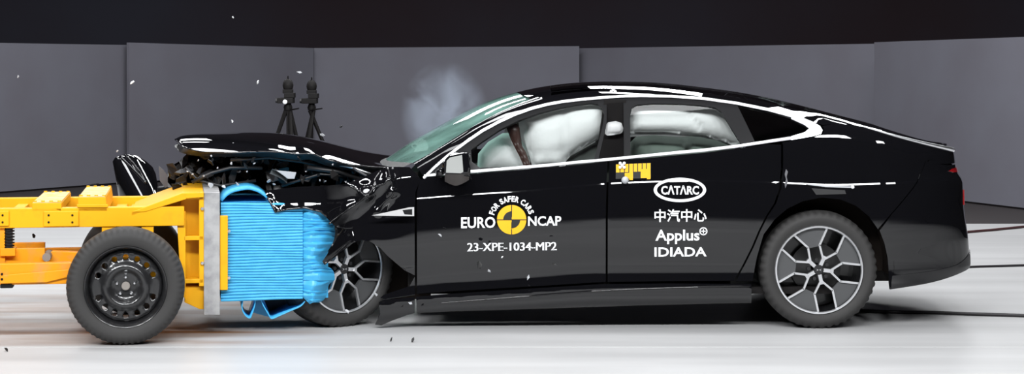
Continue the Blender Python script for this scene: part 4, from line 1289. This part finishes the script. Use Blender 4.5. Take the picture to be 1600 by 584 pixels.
for x, ly, fl in ((0, 1.56, True), (-2.9, 0, False), (-2.9, 1.56, True)):
    c = copy_tree(w1, trolley); c.location = (x, ly, 0.325); c.rotation_euler = (0, 0, math.pi if fl else 0)

# ------------------------------------------------------------------ camera tripods behind the bonnet
TRI = mat('tripod_black', (0.004, 0.003, 0.003), 0.6, spec=0.25)
def tripod(px, top, D, label, flip, flash):
    base = Vector(((px-CX)*D/F, D-CD, 0)); k = D/F
    root = empty('camera_tripod', base)
    H = CH-(172-YH)*k
    sgn = -1 if flip else 1
    MB().tube([(0, 0, 0.25), (0, 0, H+0.03)], 0.016, 10).build('centre_column', TRI, root, shade=40)
    for q, r in ((-0.42, 0.1), (0.12, -0.3), (0.26, 0.2)):
        MB().tube([(0.02*math.copysign(1, q), 0, H), (q*sgn*1.0, r, 0.0)], [0.022, 0.014], 8).build('leg', TRI, root, shade=40)
        MB().tube([(0, 0, 0.42), (q*sgn*0.55, r*0.55, H*0.45)], 0.008, 6).build('brace', TRI, root)
    MB().lathe([(0.0005, -0.03), (0.04, -0.03), (0.045, 0.0), (0.03, 0.04)], 12).build('tripod_head', TRI, root, shade=40).matrix_local = Matrix.Translation((0, 0, H+0.03)) @ Matrix.Rotation(R(90), 4, 'X')
    MB().tube([(0.02*sgn, -0.02, H), (0.12, -0.1, H+0.02)], 0.008, 6).build('pan_handle', TRI, root)
    b = MB().box((-0.10, -0.09, H+0.07), (0.06, 0.09, H+0.125)).build('camera_body', TRI, root, bevel=0.006)
    MB().tube([(-0.10, 0, H+0.097), (-0.125, 0, H+0.097)], 0.024, 12).build('lens', PLASTIC, root, shade=40)
    MB().box((-0.03, -0.08, H+0.125), (0.07, 0.08, H+0.175)).build('camera_mount', TRI, root, bevel=0.005)
    hd = MB(); hd.sphere((0, 0, H+0.25), 0.055, 14, 10); hd.v = [(x, y*0.7, H+0.25+(z-H-0.25)*1.25) for x, y, z in hd.v]
    hd.build('lamp_head', TRI, root, shade=True)
    MB().tube([(0, 0, H+0.30), (0, 0, H+0.345)], 0.008, 6).build('aerial', TRI, root)
    MB().box((-0.05, -0.04, H+0.17), (0.05, 0.04, H+0.21)).build('lamp_bracket', TRI, root, bevel=0.005)
    if flash:
        MB().lathe([(0.0005, -0.10), (0.016, -0.10), (0.024, -0.09)], 10, c=(-0.02, 0, H+0.085)).build('camera_light', WHITE, root)
    tag(root, label, 'tripod', 'camera tripods behind the bonnet')
tripod(450, 130, 19.4, 'black camera tripod behind the bonnet with a small white light, left of the pair', False, True)
tripod(487, 134, 20.15, 'black camera tripod behind the bonnet without a light, right of the pair', True, False)

# ------------------------------------------------------------------ cables on the floor
CABLE = mat('cable_black', (0.012, 0.010, 0.012), 0.5)
CABLER = mat('cable_dark_red', (0.05, 0.012, 0.012), 0.5)
def cable(pts, r, mt, label):
    P = [Wf(a, b)+Vector((0, 0, r)) for a, b in pts]
    tag(MB().tube(P, r, 8).build('floor_cable', mt, None, shade=True), label, 'cable', 'floor cables behind the car')
cable([(1300,486),(1380,489.5),(1450,490.5),(1520,493),(1600,495.5),(1700,498)], 0.011, CABLE, 'black cable on the floor running past the rear tyre, nearest the camera')
cable([(1380,425),(1460,421),(1530,418),(1600,416),(1700,413)], 0.009, CABLE, 'dark cable on the white floor beside the lower rear bumper')
cable([(1400,372),(1490,366),(1550,361),(1600,356),(1700,347)], 0.012, CABLER, 'dark red cable lying near the rightmost grey screen')

# ------------------------------------------------------------------ debris
CHUNK = mat('chunk_black', (0.01, 0.01, 0.01), 0.5)
for px, py, r, k, lab in ((611,534,0.014,1,'tiny black debris chip on the floor before the front tyre'), (645,534.5,0.017,2,'round black debris crumb on the floor below the sill'), (9,549,0.02,3,'small dark debris crumb on the floor at the bottom left corner')):
    p = Wf(px, py); mb = shard(0, 0, 0, r, 300+k, th=0.012, flat=0.5)
    zmin = min(v[2] for v in mb.v); mb.v = [(v[0], v[1], v[2]-zmin) for v in mb.v]
    o = mb.build('debris_chunk', CHUNK); o.location = p
    tag(o, lab, 'debris', 'debris lying on the floor')
AIR = [(206,128,0.6,0.020,WHITE,'white triangular shard flying before the seam of the left screens'),
       (363,189,0.6,0.014,WHITE,'small white shard flying above the bonnet tip'),
       (403,129,0.5,0.016,WHITE,'white sliver flying left of the camera tripods'),
       (469,113,0.5,0.026,LTGREY,'curled grey splinter flying above the camera tripods'),
       (28,120,0.3,0.012,LTGREY,'small grey shard flying high above the yellow trolley'),
       (533,198,0.4,0.018,PLASTIC,'dark shard flying between the tripods and the windscreen'),
       (504,211,0.4,0.018,LTGREY,'grey shard flying before the right tripod leg'),
       (183,236,0.5,0.010,LTGREY,'grey crumb flying above the torn bumper corner'),
       (52,367,-0.2,0.026,DARKGREY,'dark shard flying beneath the yellow side rail'),
       (866,412,-0.3,0.020,CHUNK,'black chip flying before the lower front door'),
       (750,415,-0.3,0.030,CHUNK,'long black sliver flying before the front door below the lettering'),
       (764,423,-0.3,0.018,LTGREY,'thin grey sliver flying before the lower front door'),
       (826,432,-0.3,0.022,LTGREY,'bright grey sliver flying before the front door above the sill'),
       (784,402,-0.3,0.010,WHITE,'tiny white chip flying under the number lettering'),
       (688,367,-0.3,0.016,LTGREY,'grey chip flying before the front edge of the front door'),
       (641,474,-0.2,0.020,LTGREY,'grey shard flying before the crumpled sill end'),
       (543,486,-0.3,0.022,LTGREY,'pale shard flying before the front tyre'),
       (588,460,-0.2,0.022,LTGREY,'grey shard flying behind the front tyre'),
       (364,27,0.8,0.012,LTGREY,'pale fleck flying against the black backdrop')]
for i, (px, py, Y, r, mt, lab) in enumerate(AIR):
    mb = shard(0, 0, 0, r, 500+i, th=0.004, flat=0.55)
    o = mb.build('flying_shard', mt); o.location = Wp(px, py, Y)
    tag(o, lab, 'debris', 'shards thrown into the air')

# ------------------------------------------------------------------ smoke over the windscreen
def smoke():
    m = bpy.data.materials.new('smoke'); m.use_nodes = True; nt = m.node_tree; nt.nodes.clear()
    out = nt.nodes.new('ShaderNodeOutputMaterial'); v = nt.nodes.new('ShaderNodeVolumePrincipled')
    v.inputs['Color'].default_value = (0.72, 0.82, 1.0, 1); v.inputs['Anisotropy'].default_value = 0.2
    tc = nt.nodes.new('ShaderNodeTexCoord')
    n = nt.nodes.new('ShaderNodeTexNoise'); n.inputs['Scale'].default_value = 4.2; n.inputs['Detail'].default_value = 5; n.inputs['Distortion'].default_value = 0.6
    nt.links.new(tc.outputs['Object'], n.inputs['Vector'])
    ln = nt.nodes.new('ShaderNodeVectorMath'); ln.operation = 'LENGTH'
    sub = nt.nodes.new('ShaderNodeMapping'); sub.inputs['Scale'].default_value = (1/0.30, 1/0.25, 1/0.36)
    sub.inputs['Rotation'].default_value = (0, R(-18), 0)
    nt.links.new(tc.outputs['Object'], sub.inputs['Vector']); nt.links.new(sub.outputs[0], ln.inputs[0])
    fo = nt.nodes.new('ShaderNodeMapRange'); fo.inputs['From Min'].default_value = 1.0; fo.inputs['From Max'].default_value = 0.0
    nt.links.new(ln.outputs['Value'], fo.inputs['Value'])
    r = nt.nodes.new('ShaderNodeMapRange'); r.inputs['From Min'].default_value = 0.40; r.inputs['From Max'].default_value = 0.72
    nt.links.new(n.outputs['Fac'], r.inputs['Value'])
    mu = nt.nodes.new('ShaderNodeMath'); mu.operation = 'MULTIPLY'; nt.links.new(fo.outputs[0], mu.inputs[0]); nt.links.new(r.outputs[0], mu.inputs[1])
    m2 = nt.nodes.new('ShaderNodeMath'); m2.operation = 'MULTIPLY'; m2.inputs[1].default_value = 11; nt.links.new(mu.outputs[0], m2.inputs[0])
    nt.links.new(m2.outputs[0], v.inputs['Density']); nt.links.new(v.outputs[0], out.inputs['Volume'])
    c = Wp(694, 178, 1.45)
    mb = MB().lathe([(0.001, -0.32), (0.16, -0.28), (0.30, -0.15), (0.34, 0), (0.30, 0.15), (0.16, 0.28), (0.001, 0.32)], 20)
    mb.v = [(x, y*0.8, z*1.15) for x, y, z in mb.v]
    o = mb.build('smoke_cloud', m, flip=True); o.location = c
    tag(o, 'thin bluish smoke rising behind the windscreen', 'smoke', kind='stuff')
smoke()
